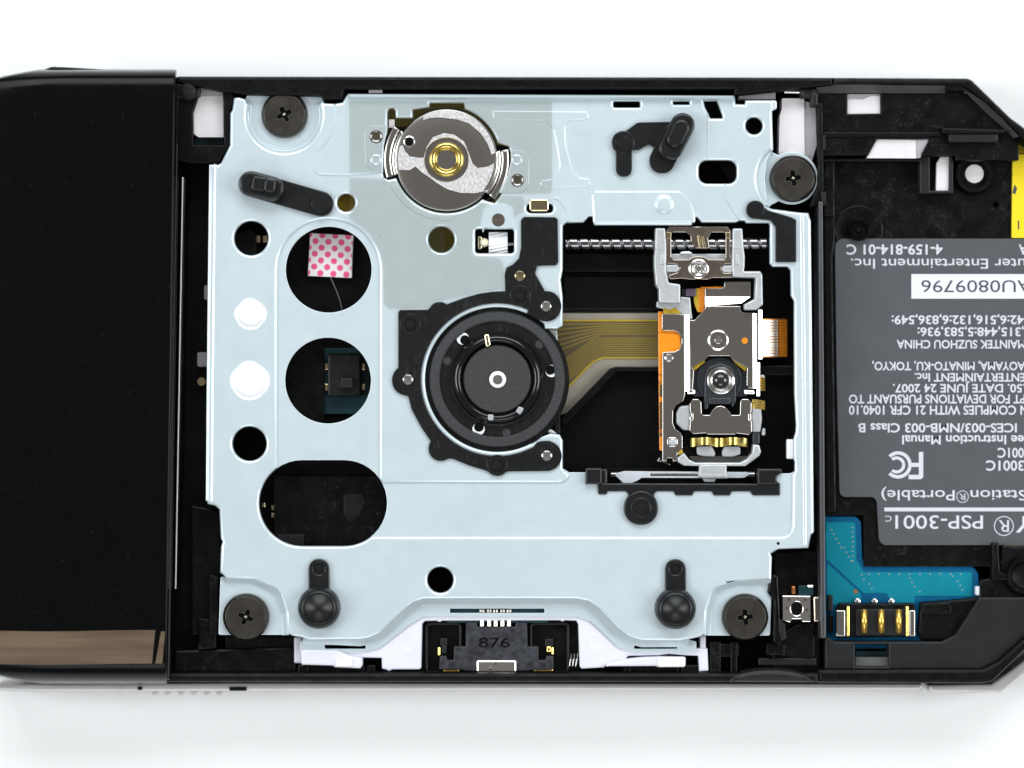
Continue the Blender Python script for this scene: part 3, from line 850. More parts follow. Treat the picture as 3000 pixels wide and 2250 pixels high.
# clamp disc with brass ring
cl = lathe('clamp_disc', 'nickel', drive, 1308, 468, [(150, 12.4), (150, 12.85), (147, 13.02), (140, 13.10), (66, 13.10), (64, 12.95), (52, 12.95)], 72)
for a0, a1 in ((163, 213), (-10, 40)):
    for ra, rb, z in ((146, 160, 13.17), (161, 184, 13.02)):
        P('clamp_flange', 'nickel', cl, arc(1308, 468, rb, a0, a1, 18) + arc(1308, 468, ra, a1, a0, 18), z, 0.5, 0.22)
P('clamp_stop', 'black', drive, rr(1122, 500, 1160, 522, 5), 12.7, 0.7, 0.2)
P('clamp_stop', 'black', drive, rp([(1420, 588), (1446, 566), (1452, 580), (1432, 592)], 3), 12.8, 0.7, 0.2)
lathe('brass_ring', 'brass', cl, 1308, 467, [(51, 12.9), (51, 13.30), (48, 13.48), (43, 13.55), (38, 13.50), (33, 13.35), (29, 13.10), (28, 12.90), (27, 12.80), (1, 12.80)], 48, ang=60)
lathe('shaft_end', 'lead_steel', cl, 1308, 468, [(27, 12.6), (27, 12.86), (20, 12.90), (1, 12.90)], 32)
lathe('index_hole', 'steel_bright', cl, 1199, 415, [(17, 13.0), (17, 13.15), (14, 13.19), (12, 13.13)], 24)
lathe('index_pit', 'black_deep', cl, 1199, 415, [(13, 13.0), (13, 13.145), (1, 13.145)], 20)
box('clamp_backing', 'black_deep', drive, 1110, 296, 1500, 630, 12.0, 0.8, 0.05)
box('clamp_ledge', 'plate', drive, 1160, 320, 1210, 344, 12.5, 0.3, 0.05)
box('slot_floor', 'pale_panel', drive, 1139, 350, 1156, 374, 12.5, 0.4, 0.05)

# rubber pegs
pg = MB()
pg.prism(cap(735, 538, 940, 597, 37), 13.55, 0.6, 0.12)
pg.prism(cap(735, 536, 796, 552, 36), 15.0, 1.8, 0.35)
pg.build('rubber_peg', 'rubber', drive, 'oblong tilted black rubber peg with raised knob and flat button')
p0 = drive.children[-1]
MB().prism(rp([(742, 514), (782, 520), (776, 562), (734, 556)], 6), 15.5, 0.7, 0.22).prism(rp([(776, 519), (810, 525), (806, 566), (771, 562)], 10), 15.75, 0.9, 0.25).build('knob', 'rubber', p0)
lathe('button', 'rubber', p0, 940, 596, [(30, 13.4), (30, 13.66), (28, 13.74), (26, 13.68), (1, 13.70)], 32)
pg = MB()
pg.prism(rp([(1830, 386), (1868, 358, 20), (1970, 356), (1960, 440), (1916, 432, 20), (1900, 422, 20), (1870, 440), (1850, 440)], 4), 13.42, 0.5, 0.1)
pg.prism(ci(1826, 417, 34, 36), 13.62, 0.8, 0.12)
pg.prism(cap(1828, 430, 1828, 494, 24), 13.48, 0.6, 0.1)
pg.prism(cap(1940, 470, 1975, 400, 38), 13.52, 0.6, 0.1)
pg.prism(cap(1966, 432, 2000, 366, 36), 14.9, 1.6, 0.3)
pg.build('rubber_peg', 'rubber', drive, 'forked black rubber peg with tall oblong knob')
p0 = drive.children[-1]
MB().prism(cap(1978, 408, 1996, 374, 25), 15.5, 0.8, 0.3).build('knob', 'rubber', p0)
lathe('button', 'rubber', p0, 1830, 415, [(27, 13.5), (27, 13.72), (25, 13.78), (23, 13.70), (1, 13.72)], 32)
for (fx, fy, cx, cy, r, dx, lb) in ((934, 1668, 932, 1783, 63, 0, 'keyhole shaped black rubber peg near the glossy cover'), (1979, 1669, 1981, 1786, 61, 7, 'keyhole shaped black rubber peg near the label bay')):
    pg = MB()
    pg.prism([cap(fx, fy, fx + 1, cy, 31), ci(fx, fy - 2, 17, 24)], 13.55, 0.6, 0.14)
    pg.lathe(fx, fy - 2, [(17, 13.0), (17, 13.25), (8, 13.25), (7, 13.42), (1, 13.44)], 24)
    pg.lathe(cx, cy, [(r, 13.0), (r, 13.8), (r - 2, 14.2), (r - 8, 14.7), (r - 14, 14.95), (r - 18, 15.0), (r - 20, 14.9), (r * 0.5, 15.25), (r * 0.25, 15.5), (6, 15.62), (1, 15.64)], 48)
    pg.build('rubber_peg', 'rubber', drive, lb, ang=40)
pg = MB()
pg.prism(ci(2213, 614, 27, 36), 13.5, 0.6, 0.1)
pg.prism(rp([(2216, 590), (2250, 616, 8), (2318, 636, 6), (2333, 644, 5), (2333, 768, 6), (2272, 768, 6), (2272, 664, 12), (2258, 646, 8), (2206, 640)], 3), 13.36, 0.5, 0.08)
pg.lathe(2213, 614, [(19, 13.4), (19, 13.58), (15, 13.60), (13, 13.45), (6, 13.45), (4, 13.58), (1, 13.58)], 28)
pg.build('rubber_pad', 'rubber', drive, 'flag shaped black rubber corner pad')

# motor bracket
brk = zC([(970, 185), (965, 60), (980, 10)]) + [(1502, 775), (1520, 757), (1526, 725), (1526, 645), (1535, 635), (1626, 636), (1634, 643), (1636, 768), (1629, 777), (1574, 779)] + zC([(1195, 55), (1265, 180)]) + arc(1600, 897, 45, -100, 100, 18) + zC([(1205, 395), (1130, 352)]) + \
    arc(1457, 1112, 224, -66, -180, 26) + arc(1457, 1112, 224, 180, 62, 26) + zC([(1205, 1318), (1240, 1306), (1300, 1304)]) + arc(1602, 1336, 44, -70, 80, 14) + zC([(1300, 1531), (990, 1535)]) + arc(1457, 1363, 32, 40, 140, 12) + \
    zC([(830, 1530), (700, 1490), (580, 1440), (545, 1438)]) + arc(1292, 1314, 37, 75, 215, 12) + zC([(340, 1200), (270, 1070), (245, 972)]) + arc(1193, 1114, 45, 100, 250, 14) + zC([(170, 760), (170, 345), (185, 326), (390, 325)]) + arc(1288, 916, 32, 205, 310, 8) + zC([(650, 240), (770, 205), (870, 190)])
P('motor_bracket', 'bracket_black', drive, brk, 13.34, 0.6, 0.08)
mbk = drive.children[-1]
for cx, cy in ((1202, 950), (1524, 866), (1457, 1363)):
    lathe('boss', 'bracket_black', mbk, cx, cy, [(31, 13.2), (31, 13.40), (29, 13.44), (27, 13.38), (19, 13.38), (17, 13.46), (15, 13.30), (7, 13.28), (4, 13.36), (1, 13.36)], 36)
for cx, cy, m_ in ((1523, 808, 'brass_pale'), (1600, 897, 'steel_bright'), (1195, 1112, 'steel_bright'), (1602, 1335, 'steel_bright')):
    lathe('pin', m_, mbk, cx, cy, [(15, 13.2), (15, 13.40), (12, 13.48), (9, 13.46), (7, 13.36), (1, 13.34)], 22)
# lip round the turntable opening
MB().prism([arc(1457, 1112, 226, 62, 298, 60) + arc(1457, 1112, 212, 298, 62, 60)], 13.1, 0, prof=[(0, 12.5), (0, 12.95), (0.1, 13.06), (0.2, 13.1)]).build('opening_lip', 'plate', drive)

# rail holder
rh = MB()
rh.prism(rp([(1750, 1416), (2222, 1417), (2286, 1417), (2286, 1440), (2286, 1452, 8), (2206, 1452, 8), (2198, 1440), (2144, 1440), (2138, 1452, 6), (2092, 1452, 6), (2085, 1440), (2034, 1440), (2028, 1452, 6), (1980, 1452, 6), (1973, 1440), (1917, 1440, 10), (1917, 1470), (1840, 1470), (1840, 1440, 10), (1780, 1440), (1778, 1449, 8), (1752, 1449, 8)], 0), 12.95, 1.6, 0.15)
rh.prism(ci(1878, 1488, 51, 44), 13.3, 0.9, 0.2)
rh.prism(rr(1715, 1371, 1764, 1419, 3), 13.5, 3, 0.2)
rh.prism(rr(1762, 1374, 1779, 1419, 3), 13.0, 3, 0.2)
rh.prism(rp([(2219, 1373), (2291, 1373), (2291, 1385), (2276, 1395, 8), (2276, 1410, 8), (2290, 1420), (2219, 1420)], 3), 13.2, 3, 0.2)
rh.build('rail_holder', 'rubber', drive)
rhp = drive.children[-1]
lathe('boss', 'rubber', rhp, 1878, 1488, [(30, 13.2), (30, 13.36), (27, 13.40), (25, 13.30), (19, 13.25), (17, 13.36), (14, 13.2), (6, 13.2), (4, 13.32), (1, 13.32)], 36)
box('rail_trough', 'black_deep', rhp, 1772, 1372, 2225, 1418, 9.6, 1, 0.05)
MB().tube([(1790, 1391, 10.6), (2210, 1391, 10.6)], 0.42, 18).build('guide_rail', 'lead_steel', drive)
gr = MB()
gr.prism([rp([(1796, 1388, 6), (1830, 1380, 10), (1900, 1381), (2050, 1382), (2190, 1383, 6), (2197, 1390, 5), (2180, 1400, 6), (2080, 1401), (1880, 1400), (1868, 1408, 6), (1850, 1416, 8), (1826, 1416, 8), (1812, 1402, 6)], 2), rr(1905, 1387, 2045, 1395, 3)], 11.08, 0.25, 0.06)
gr.prism(rp([(2056, 1398), (2099, 1398), (2094, 1412, 5), (2064, 1412, 5)], 2), 11.1, 0.3, 0.1)
gr.build('grease', 'grease', drive, 'smears of white grease along the guide rail', stuff=True)

# inside of the window
ribs = MB()
box('inner_ledge', 'black', drive, 1650, 740, 1935, 797, 8.3, 1.2, 0.2)
box('inner_ledge', 'black_deep', drive, 1650, 812, 1935, 905, 7.9, 0.9, 0.15)
box('inner_ledge', 'black', drive, 1650, 902, 1935, 917, 8.2, 1.2, 0.1)
P('inner_wall', 'black', drive, rp([(1640, 1232), (1786, 1080), (1804, 1074), (1930, 1074), (1930, 1088), (1808, 1088), (1652, 1250)], 2), 9.2, 2, 0.15)
box('inner_ledge', 'black', drive, 2225, 1070, 2330, 1100, 9.0, 1.5, 0.2)
P('side_bracket', 'plate_edge', drive, rp([(1600, 966), (1632, 968), (1634, 1040), (1620, 1010)], 2), 11.6, 0.5, 0.05)
P('side_bracket', 'plate_edge', drive, rp([(1590, 1262), (1632, 1272), (1622, 1262), (1604, 1254)], 0), 12.2, 0.5, 0.05)
P('side_bracket', 'grey_plastic', drive, rr(1626, 1214, 1641, 1270, 2), 10.8, 0.5, 0.05)
# gear in its small window
box('gear_pit', 'black_deep', drive, 1380, 660, 1520, 752, 11.0, 0.6, 0.02)
gg = []
for i in range(25):
    y = 680 + i * 2.6
    a = math.radians(20 + 140 * i / 24)
    row = []
    for j in range(9):
        x = 1432 + j * 55 / 8
        ph = (i * 2.6 + j * 1.3) / 9.5 * 2 * math.pi
        row.append((x, y, 11.3 + 0.75 * math.sin(a) + 0.07 * math.sin(ph)))
    gg.append(row)
MB().sheet(gg, 0.4).build('worm_gear', 'white_nylon', drive, ang=25)
MB().tube([(1400, 716, 11.6), (1512, 716, 11.6)], 0.22, 10).build('gear_shaft', 'steel_bright', drive)
P('gear_washer', 'brass_pale', drive, rr(1400, 692, 1412, 730, 4), 12.0, 0.6, 0.1)
lathe('gear_cap', 'cream', drive, 1418, 710, [(14, 11.2), (13, 12.0), (8, 12.3), (1, 12.35)], 20)

# things under the round holes
P('switch_board', 'pcb_dark', drive, rr(945, 1020, 1082, 1212), 7.7, 0.6, 0.02)
P('hole_panel', 'black', drive, rr(830, 660, 1095, 920), 8.0, 0.9, 0.02)
P('hole_panel', 'black', drive, rr(830, 985, 950, 1245), 8.6, 1.3, 0.05)
sw = box('small_switch', 'bracket_black', drive, 960, 1035, 1058, 1160, 9.6, 2, 0.25, 4)
box('plunger', 'grey_plastic', sw, 998, 1108, 1033, 1136, 10.4, 1, 0.12, 2)
for (x, y) in ((957, 1074), (1065, 1074), (957, 1134), (1065, 1134)):
    box('solder_tab', 'brass_pale', sw, x - 5, y - 9, x + 5, y + 9, 8.4, 0.6, 0.05)
P('hole_panel', 'black_bay', drive, rr(802, 1395, 1130, 1605, 4), 8.4, 1.3, 0.05)
box('hole_panel', 'grey_plastic', drive, 812, 1566, 890, 1610, 8.8, 0.6, 0.05)
P('rubbed_patch', 'rubber', drive, rp([(1008, 1450), (1060, 1446), (1070, 1470), (1050, 1515), (1008, 1512)], 6), 8.43, 0.2, 0.02)
for (x, y) in ((772, 1480), (799, 1488), (799, 1510)):
    box('solder_tab', 'brass_pale', drive, x - 4, y - 6, x + 4, y + 6, 8.3, 0.6, 0.03)
P('hole_panel', 'grey_plastic', drive, rp([(680, 690), (735, 668), (750, 690), (750, 750), (680, 750)], 3), 9.0, 1.5, 0.1)
for x in (756, 776):
    box('solder_tab', 'brass_pale', drive, x - 6, 690, x + 6, 711, 8.0, 0.6, 0.03)
box('hole_panel', 'amber', drive, 980, 560, 1050, 630, 8.6, 0.3, 0.02)
box('hole_panel', 'pcb_dark', drive, 1250, 660, 1302, 745, 9.9, 0.3, 0.02)
P('hole_panel', 'black_bay', drive, rp([(2098, 460), (2170, 460), (2170, 545), (2142, 545)], 0), 10.0, 1.5, 0.1)

# ------------------------------------------------------------------ turntable
tt = thing('disc_turntable', 'round black disc turntable with grey hub and white centre pin', 'turntable', 1457, 1112, 11)
cx, cy = 1457, 1111
lathe('rotor_flange', 'bracket_black', tt, cx - 3, cy + 3, [(214, 11.2), (214, 12.2), (210, 12.4), (198, 12.4)], 72)
lathe('rubber_ring', 'turn_rubber', tt, cx, cy, [(199, 12.0), (199, 13.1), (196, 13.3), (174, 13.4), (170, 13.3), (168, 13.0)], 80)
lathe('platter', 'bracket_black', tt, cx, cy, [(172, 12.4), (172, 13.05), (138, 13.05), (134, 12.9), (100, 12.6)], 72)
lathe('centering_ring', 'ring_gloss', tt, cx, cy - 2, [(136, 12.7), (136, 13.2), (133, 13.8), (128, 14.2), (122, 14.45), (115, 14.5), (110, 14.4), (105, 14.1), (102, 13.6), (100, 13.0)], 72, ang=60)
hub = lathe('hub_magnet', 'hub_grey', tt, cx, cy, [(99, 12.8), (99, 14.1), (96, 14.25), (27, 14.3), (26, 14.2)], 64)
lathe('hub_rim', 'black_gloss', tt, cx, cy, [(103, 12.6), (103, 13.9), (100, 13.9)], 64)
lathe('centre_bush', 'white_nylon', hub, cx + 1, cy + 1, [(25, 14.1), (25, 14.5), (22, 14.62), (15, 14.62)], 36)
lathe('centre_pin', 'steel_bright', hub, cx + 1, cy + 1, [(14, 14.3), (14, 14.75), (11, 14.9), (1, 14.92)], 28)
for (x, y, a) in ((1356, 992, -45), (1616, 1087, 80), (1402, 1257, 120)):
    o = lathe('platter_hole', 'white_nylon', tt, x, y, [(18, 13.0), (18, 13.08), (1, 13.08)], 26)
    a_ = math.radians(a if a != -45 else 35)
    lathe('hole_pit', 'black_deep', o, x + (6 if x < 1380 else (-4 if x > 1600 else 1)), y + (4 if x < 1380 else (-3 if x > 1600 else -6)), [(14, 13.05), (14, 13.12), (1, 13.12)], 24)
for (x, y) in ((1310, 1058), (1580, 1010), (1484, 1268)):
    lathe('gate_mark', 'turn_rubber', tt, x, y, [(12, 13.0), (12, 13.09), (10, 13.11), (1, 13.10)], 20)
for pts in ([(1418, 980), (1432, 978), (1438, 1012), (1424, 1018)], [(1428, 1214), (1446, 1214), (1446, 1232), (1430, 1232)], [(1520, 1190), (1536, 1196), (1524, 1216), (1510, 1206)]):
    P('disc_catch', 'brass_pale' if pts[0][1] < 1000 else 'silicone', tt, rp(pts, 4), 14.62, 0.5, 0.15)

# ------------------------------------------------------------------ lead screw
mb = MB()
L0, L1, nx, na = 1650, 2252, 700, 28
pitch = 31.0
R = 0.78
zc_ = 10.9
s0 = len(mb.v)
yc = U(0, 713, zc_)[1]
for i in range(nx + 1):
    x = L0 + (L1 - L0) * i / nx
    xm = U(x, 0, zc_)[0]
    for j in range(na):
        a = 2 * math.pi * j / na
        ph = ((x / pitch) - a / (2 * math.pi)) % 1.0
        d = abs(ph - 0.5)
        g_ = max(0.0, 1 - d / 0.13)
        e = min(1.0, (i / nx) / 0.012, (1 - i / nx) / 0.012)
        r = R * (0.72 + 0.28 * e) - 0.20 * min(1, g_ * 1.6)
        mb.v.append((xm * S, (yc + r * math.cos(a)) * S, (zc_ + r * math.sin(a)) * S))
for i in range(nx):
    for j in range(na):
        k = (j + 1) % na
        mb.f.append((i * na + j, i * na + k, (i + 1) * na + k, (i + 1) * na + j))
mb.f.append(tuple(range(na)))
mb.f.append(tuple(nx * na + j for j in reversed(range(na))))
o = mb.build('lead_screw', 'lead_steel', None, ang=40)
tag(o, 'long dark steel lead screw with spiral groove crossing the drive window', 'lead screw')

# ------------------------------------------------------------------ laser pickup
pk = thing('laser_pickup', 'laser pickup sled with cast zinc arms, steel cover and round lens in the drive window', 'laser pickup', 2080, 1000, 8)
zn = MB()
zn.prism(rp(zA([(165, 115), (285, 115), (300, 300), (300, 640), (330, 780), (470, 800), (472, 1030), (210, 1025), (205, 860), (170, 805), (150, 570), (150, 440), (158, 430)]), 3), 12.6, 2.6, 0.2)
zn.prism(rp(zA([(1105, 120), (1225, 120), (1240, 350), (1255, 460), (1252, 600), (1240, 640), (1440, 640), (1468, 680), (1475, 1050), (1400, 1110), (1250, 1112), (1245, 1045), (1375, 975), (1385, 720), (1110, 712), (1095, 600)]), 3), 12.6, 2.6, 0.2)
zn.prism(rp(zA([(290, 430), (1120, 430), (1120, 720), (290, 720)]), 2), 11.4, 1.2, 0.1)
zn.prism(rp(zA([(470, 950), (590, 960), (605, 1130), (620, 1220), (560, 1230), (480, 1150), (180, 1080), (180, 1010), (470, 1010)]), 3), 11.0, 1.2, 0.15)
zn.prism(rp(zA([(300, 565), (440, 568, 40), (460, 610, 40), (440, 650, 40), (300, 650)]), 2), 12.35, 1, 0.12)
zn.prism(rp(zA([(1110, 570), (990, 575, 40), (968, 612, 40), (990, 655, 40), (1110, 655)]), 2), 12.35, 1, 0.12)
zn.build('zinc_frame', 'zinc', pk)
zf = pk.children[-1]
for pts in (((165, 360), (285, 360), (285, 368), (165, 368)), ((1108, 350), (1225, 350), (1225, 358), (1108, 358))):
    P('parting_line', 'zinc', zf, zA(pts), 12.66, 0.2, 0.03)
for pts in (((225, 450), (260, 440), (280, 470), (280, 560), (225, 560)), ((1140, 450), (1170, 440), (1185, 470), (1185, 560), (1140, 560))):
    P('cast_pad', 'zinc', zf, rp(zA(pts), 4), 12.72, 0.3, 0.1)
spring = rp(zA([(335, 100, 30), (1045, 100, 30), (1076, 140), (1076, 470), (1100, 545), (1000, 555, 30), (955, 600, 40), (990, 665, 40), (1100, 660), (1100, 715), (860, 722), (800, 740), (590, 740), (480, 728), (340, 738), (330, 690), (440, 655, 40), (470, 605, 40), (440, 560, 40), (310, 545), (300, 480), (303, 140)]), 3)
swin = rp(zA([(385, 168, 20), (540, 168, 30), (592, 210, 30), (600, 280), (655, 362), (825, 362), (805, 240, 20), (850, 170, 30), (1000, 168, 20), (1020, 200, 10), (1020, 480, 20), (1000, 500, 10), (810, 498, 20), (760, 468, 30), (690, 458, 30), (620, 470, 30), (570, 500, 20), (390, 500, 20), (358, 470, 10), (358, 190, 20)]), 2)
sp = P('spring_plate', 'nickel_dark', pk, [spring, swin], 12.25, 0.25, 0.06)
for pts in (((303, 168), (356, 168), (356, 240), (303, 240)), ((1022, 168), (1075, 168), (1075, 240), (1022, 240))):
    P('bend', 'brass_pale', sp, zA(pts), 12.31, 0.2, 0.02)
for (xa, ya, xb, yb) in ((690, 205, 710, 350), (735, 215, 765, 355)):
    a_, b_ = zA([(xa, ya), (xb, yb)])
    MB().tube([(a_[0], a_[1], 12.3), (b_[0], b_[1], 12.2)], 0.17, 10).build('follower_tooth', 'brass_pale', sp)
q = zA([(695, 612)])[0]
sc = lathe('fixing_screw', 'steel_bright', pk, q[0], q[1], [(31, 12.0), (31, 12.5), (29, 12.75), (25, 12.85), (21, 12.85), (19, 12.6), (12, 12.5), (1, 12.45)], 36)
for i in range(4):
    a = math.pi / 4 + i * math.pi / 2
    lathe('screw_lobe', 'steel_bright', sc, q[0] + 12 * math.cos(a), q[1] + 12 * math.sin(a), [(7, 12.4), (6, 12.72), (3, 12.8), (1, 12.8)], 14)
P('plastic_pad', 'white_nylon', pk, rp(zA([(440, 428), (500, 400), (580, 398), (635, 430)]), 2), 11.9, 0.5, 0.1)

# stamped steel cover
mz = 11.35
main = rp(zA([(772, 1066), (1200, 1066), (1205, 1130), (1235, 1146), (1352, 1146)]) + zB([(1292, 300), (1300, 540), (1235, 545), (1215, 510), (1218, 330), (1222, 306), (1050, 215), (1012, 170), (780, 170), (735, 215), (583, 302), (604, 342), (590, 560), (553, 560), (553, 120)]) + zA([(565, 1235), (640, 1235), (772, 1095)]), 2)
stc = P('steel_cover', 'nickel', pk, main, mz, 0.5, 0.06)
# folded top: raised strip, bright slope
P('folded_top', 'nickel', stc, rp(zA([(770, 850), (970, 850), (1003, 830), (1005, 775), (1320, 775), (1322, 952), (770, 952)]), 2), 10.9, 0.5, 0.05)
g = [zA([(770, 952), (1322, 952)]), zA([(772, 1066), (1200, 1066)])]
MB().sheet([[(*g[0][0], 10.9), (*g[0][1], 10.9)], [(*g[1][0], mz + 0.02), (*zA([(1212, 1030)])[0], mz - 0.08)]], 0.3).build('folded_slope', 'steel_bright', stc)
MB().sheet([[(*zA([(1005, 768)])[0], 10.5), (*zA([(1320, 768)])[0], 10.5)], [(*zA([(1005, 800)])[0], 10.95), (*zA([(1320, 800)])[0], 10.95)]], 0.2).build('folded_edge', 'steel_bright', stc)


def bend(xa, xb, y0, y1, za, zb, nm='bent_edge', m='steel_bright'):
    return MB().sheet([[(xa, y0, za), (xb, y0, zb)], [(xa, y1, za), (xb, y1, zb)]], 0.2).build(nm, m, stc)


bend(2006, 2019, 922, 1146, 11.13, 11.37)
bend(2206, 2217, 918, 1138, 11.37, 11.16)
bend(2222, 2233, 908, 1052, 11.2, 10.99)
bend(2217, 2226, 1062, 1160, 11.1, 10.93)
lathe('pressed_ring', 'steel_bright', stc, 2104, 997, [(30, 11.3), (30, 11.38), (27, 11.43), (24, 11.38)], 40)
lathe('pressed_centre', 'nickel', stc, 2104, 997, [(24, 11.3), (24, 11.385), (11, 11.385), (10, 11.44), (7, 11.40), (4, 11.40), (3, 11.46), (1, 11.46)], 32)
lathe('flex_dot', 'orange_flex', stc, 2182, 998, [(9, 11.3), (9, 11.39), (1, 11.39)], 20)
# lower cover beside it
lowc = rp(zA([(250, 1160), (488, 1160), (520, 1180)]) + zB([(500, 620), (480, 690), (400, 740), (362, 800), (360, 940), (385, 1010), (450, 1060), (472, 1100), (472, 1240), (415, 1285), (408, 1340), (412, 1382), (362, 1390), (355, 1355), (300, 1350), (285, 1390), (240, 1385), (240, 130), (300, 122)]) + zA([(400, 1620), (455, 1590), (485, 1520), (485, 1460), (450, 1390), (390, 1362), (265, 1362), (245, 1340), (245, 1180)]), 1.5)
lc = P('lower_cover', 'nickel', pk, lowc, 11.05, 0.35, 0.06)
lathe('locating_pin', 'steel_bright', lc, 1960, 1049, [(13, 10.9), (13, 11.12), (10, 11.2), (5, 11.14), (1, 11.12)], 22)
P('locating_slot', 'steel_bright', lc, rr(1955, 1281, 1985, 1309, 10), 11.12, 0.2, 0.06)
lathe('locating_pin', 'zinc', lc, 1971, 1295, [(11, 10.9), (11, 11.25), (8, 11.32), (1, 11.32)], 22)
# flex layer under the covers
P('orange_flex', 'orange_flex', pk, rp(zA([(200, 1130), (290, 1130), (470, 1370), (480, 1640), (250, 1640), (250, 1660)]) + zB([(245, 1270), (205, 1260), (195, 400), (192, 50)]), 2), 10.72, 0.3, 0.08)
of = pk.children[-1]
for (y0, y1) in ((380, 395), (460, 470), (480, 490), (1030, 1040), (1045, 1055)):
    P('flex_trace', 'copper', of, zB([(198, y0), (238, y0), (238, y1), (198, y1)]), 10.75, 0.1, 0)
for (y0, y1) in ((500, 640), (700, 1020), (1060, 1100)):
    P('flex_trace', 'ribbon', of, zB([(208, y0), (236, y0), (236, y1), (208, y1)]), 10.745, 0.1, 0)
P('flex_trace', 'copper', of, zA([(205, 1380), (450, 1395), (450, 1404), (205, 1389)]), 10.75, 0.1, 0)
P('flex_tail', 'amber', pk, rp(zA([(660, 845), (770, 850), (770, 1100), (735, 1140), (680, 1140), (640, 1040), (630, 950), (658, 930)]), 3), 10.7, 0.3, 0.08)
ft = pk.children[-1]
P('flex_strip', 'orange_flex', ft, rp(zA([(692, 852), (770, 852), (770, 1098), (738, 1138), (694, 1136)]), 2), 10.73, 0.1, 0.02)
for x in (705, 730, 752):
    P('flex_trace', 'copper', ft, zA([(x, 850), (x + 9, 850), (x + 12, 1120), (x + 3, 1120)]), 10.75, 0.1, 0)
P('flex_edge', 'orange_flex', pk, rp(zA([(720, 832), (990, 826), (975, 850), (770, 856), (720, 850)]), 2), 10.5, 0.3, 0.05)
P('photo_block', 'purple', pk, rp(zA([(535, 855), (660, 850), (660, 935), (640, 945), (535, 945)]), 2), 10.9, 1.0, 0.1)
P('photo_block', 'lens_holder', pk, rp(zA([(490, 860), (535, 850), (535, 945), (500, 965)]), 2), 10.5, 1.0, 0.1)
P('glue', 'amber', pk, rp(zA([(260, 1080), (340, 1110), (400, 1075), (475, 1135), (455, 1160), (265, 1160)]), 3), 11.08, 0.3, 0.1)
P('glue', 'amber', pk, rp(zB([(470, 1235), (480, 1300), (415, 1320), (418, 1285)]), 3), 11.06, 0.3, 0.1)

# lens
lh = P('lens_well', 'lens_holder', pk, rp(zB([(600, 350), (780, 190), (1015, 190), (1215, 330), (1215, 640), (600, 640)]), 3), 10.2, 1, 0.1)
for pts in (((590, 300), (720, 212), (735, 240), (605, 342)), ((1050, 205), (1218, 305), (1200, 345), (1085, 255))):
    P('well_shim', 'amber', lh, zB(pts), 10.9, 0.4, 0.05)
hold = MB()
hold.prism(rp(zB([(725, 440, 60), (760, 300, 60), (910, 250, 60), (1050, 300, 60), (1092, 440), (1092, 700), (1040, 790), (1040, 700), (770, 700), (770, 785), (722, 785)]), 3), 10.9, 1.2, 0.15)
hold.build('lens_holder', 'lens_holder', lh)
box('holder_bar', 'lens_holder', lh, 2076, 1166, 2140, 1184, 11.05, 1, 0.1)
lx, ly = zB([(917, 452)])[0]
lathe('lens_ring', 'steel_bright', lh, lx, ly, [(43, 10.7), (43, 11.1), (40, 11.3), (36, 11.2), (30, 11.0), (25, 11.15), (23, 11.1)], 44, ang=50)
lathe('lens', 'lens_dark', lh, lx, ly, [(24, 10.8), (24, 11.1), (20, 11.35), (14, 11.52), (8, 11.6), (1, 11.63)], 40, ang=60)
lathe('well_ring', 'lens_holder', lh, lx - 4, ly, [(66, 10.2), (66, 10.5), (62, 10.55), (58, 10.4)], 40)
for pts in (((530, 550), (620, 560), (622, 610), (525, 615)), ((1180, 560), (1300, 560), (1312, 615), (1185, 612))):
    P('spring_foot', 'steel_bright', lh, rp(zB(pts), 3), 11.1, 0.6, 0.2)
clip = rp(zB([(555, 720, 30), (590, 668, 30), (655, 668, 20), (688, 700, 15), (695, 830, 15), (715, 852), (785, 852), (815, 800, 20), (860, 755, 20), (912, 745, 30), (965, 760, 20), (1010, 805, 20), (1040, 852), (1136, 852), (1142, 690, 15), (1165, 668, 10), (1235, 668, 30), (1272, 715, 30), (1268, 830), (1240, 840), (1240, 910), (1272, 920), (1275, 1050, 20), (1245, 1082, 15), (1100, 1065), (1080, 1078), (760, 1078), (740, 1062), (595, 1072, 20), (553, 1035, 20), (560, 915), (590, 905), (590, 835), (560, 825)]), 1.5)
cp = P('lens_clip', 'nickel', pk, clip, 11.5, 0.35, 0.07)
for pts in (((552, 838), (588, 835), (588, 905), (552, 908)), ((1232, 840), (1266, 830), (1268, 912), (1232, 906))):
    P('clip_tab', 'steel_bright', cp, zB(pts), 11.4, 0.3, 0.1)
P('silicone_pad', 'silicone', pk, rp(zB([(402, 830, 40), (440, 750, 60), (560, 738), (560, 1030), (480, 1028, 60), (402, 950, 40)]), 5), 11.2, 1.2, 0.25)
P('silicone_pad', 'silicone', pk, rp(zB([(1272, 770), (1385, 780), (1395, 900), (1375, 1052), (1275, 1052)]), 5), 11.2, 1.2, 0.25)
P('silicone_pad', 'lens_holder', pk, rp(zB([(1280, 1056), (1368, 1060), (1366, 1190), (1285, 1190)]), 3), 10.9, 1, 0.15)
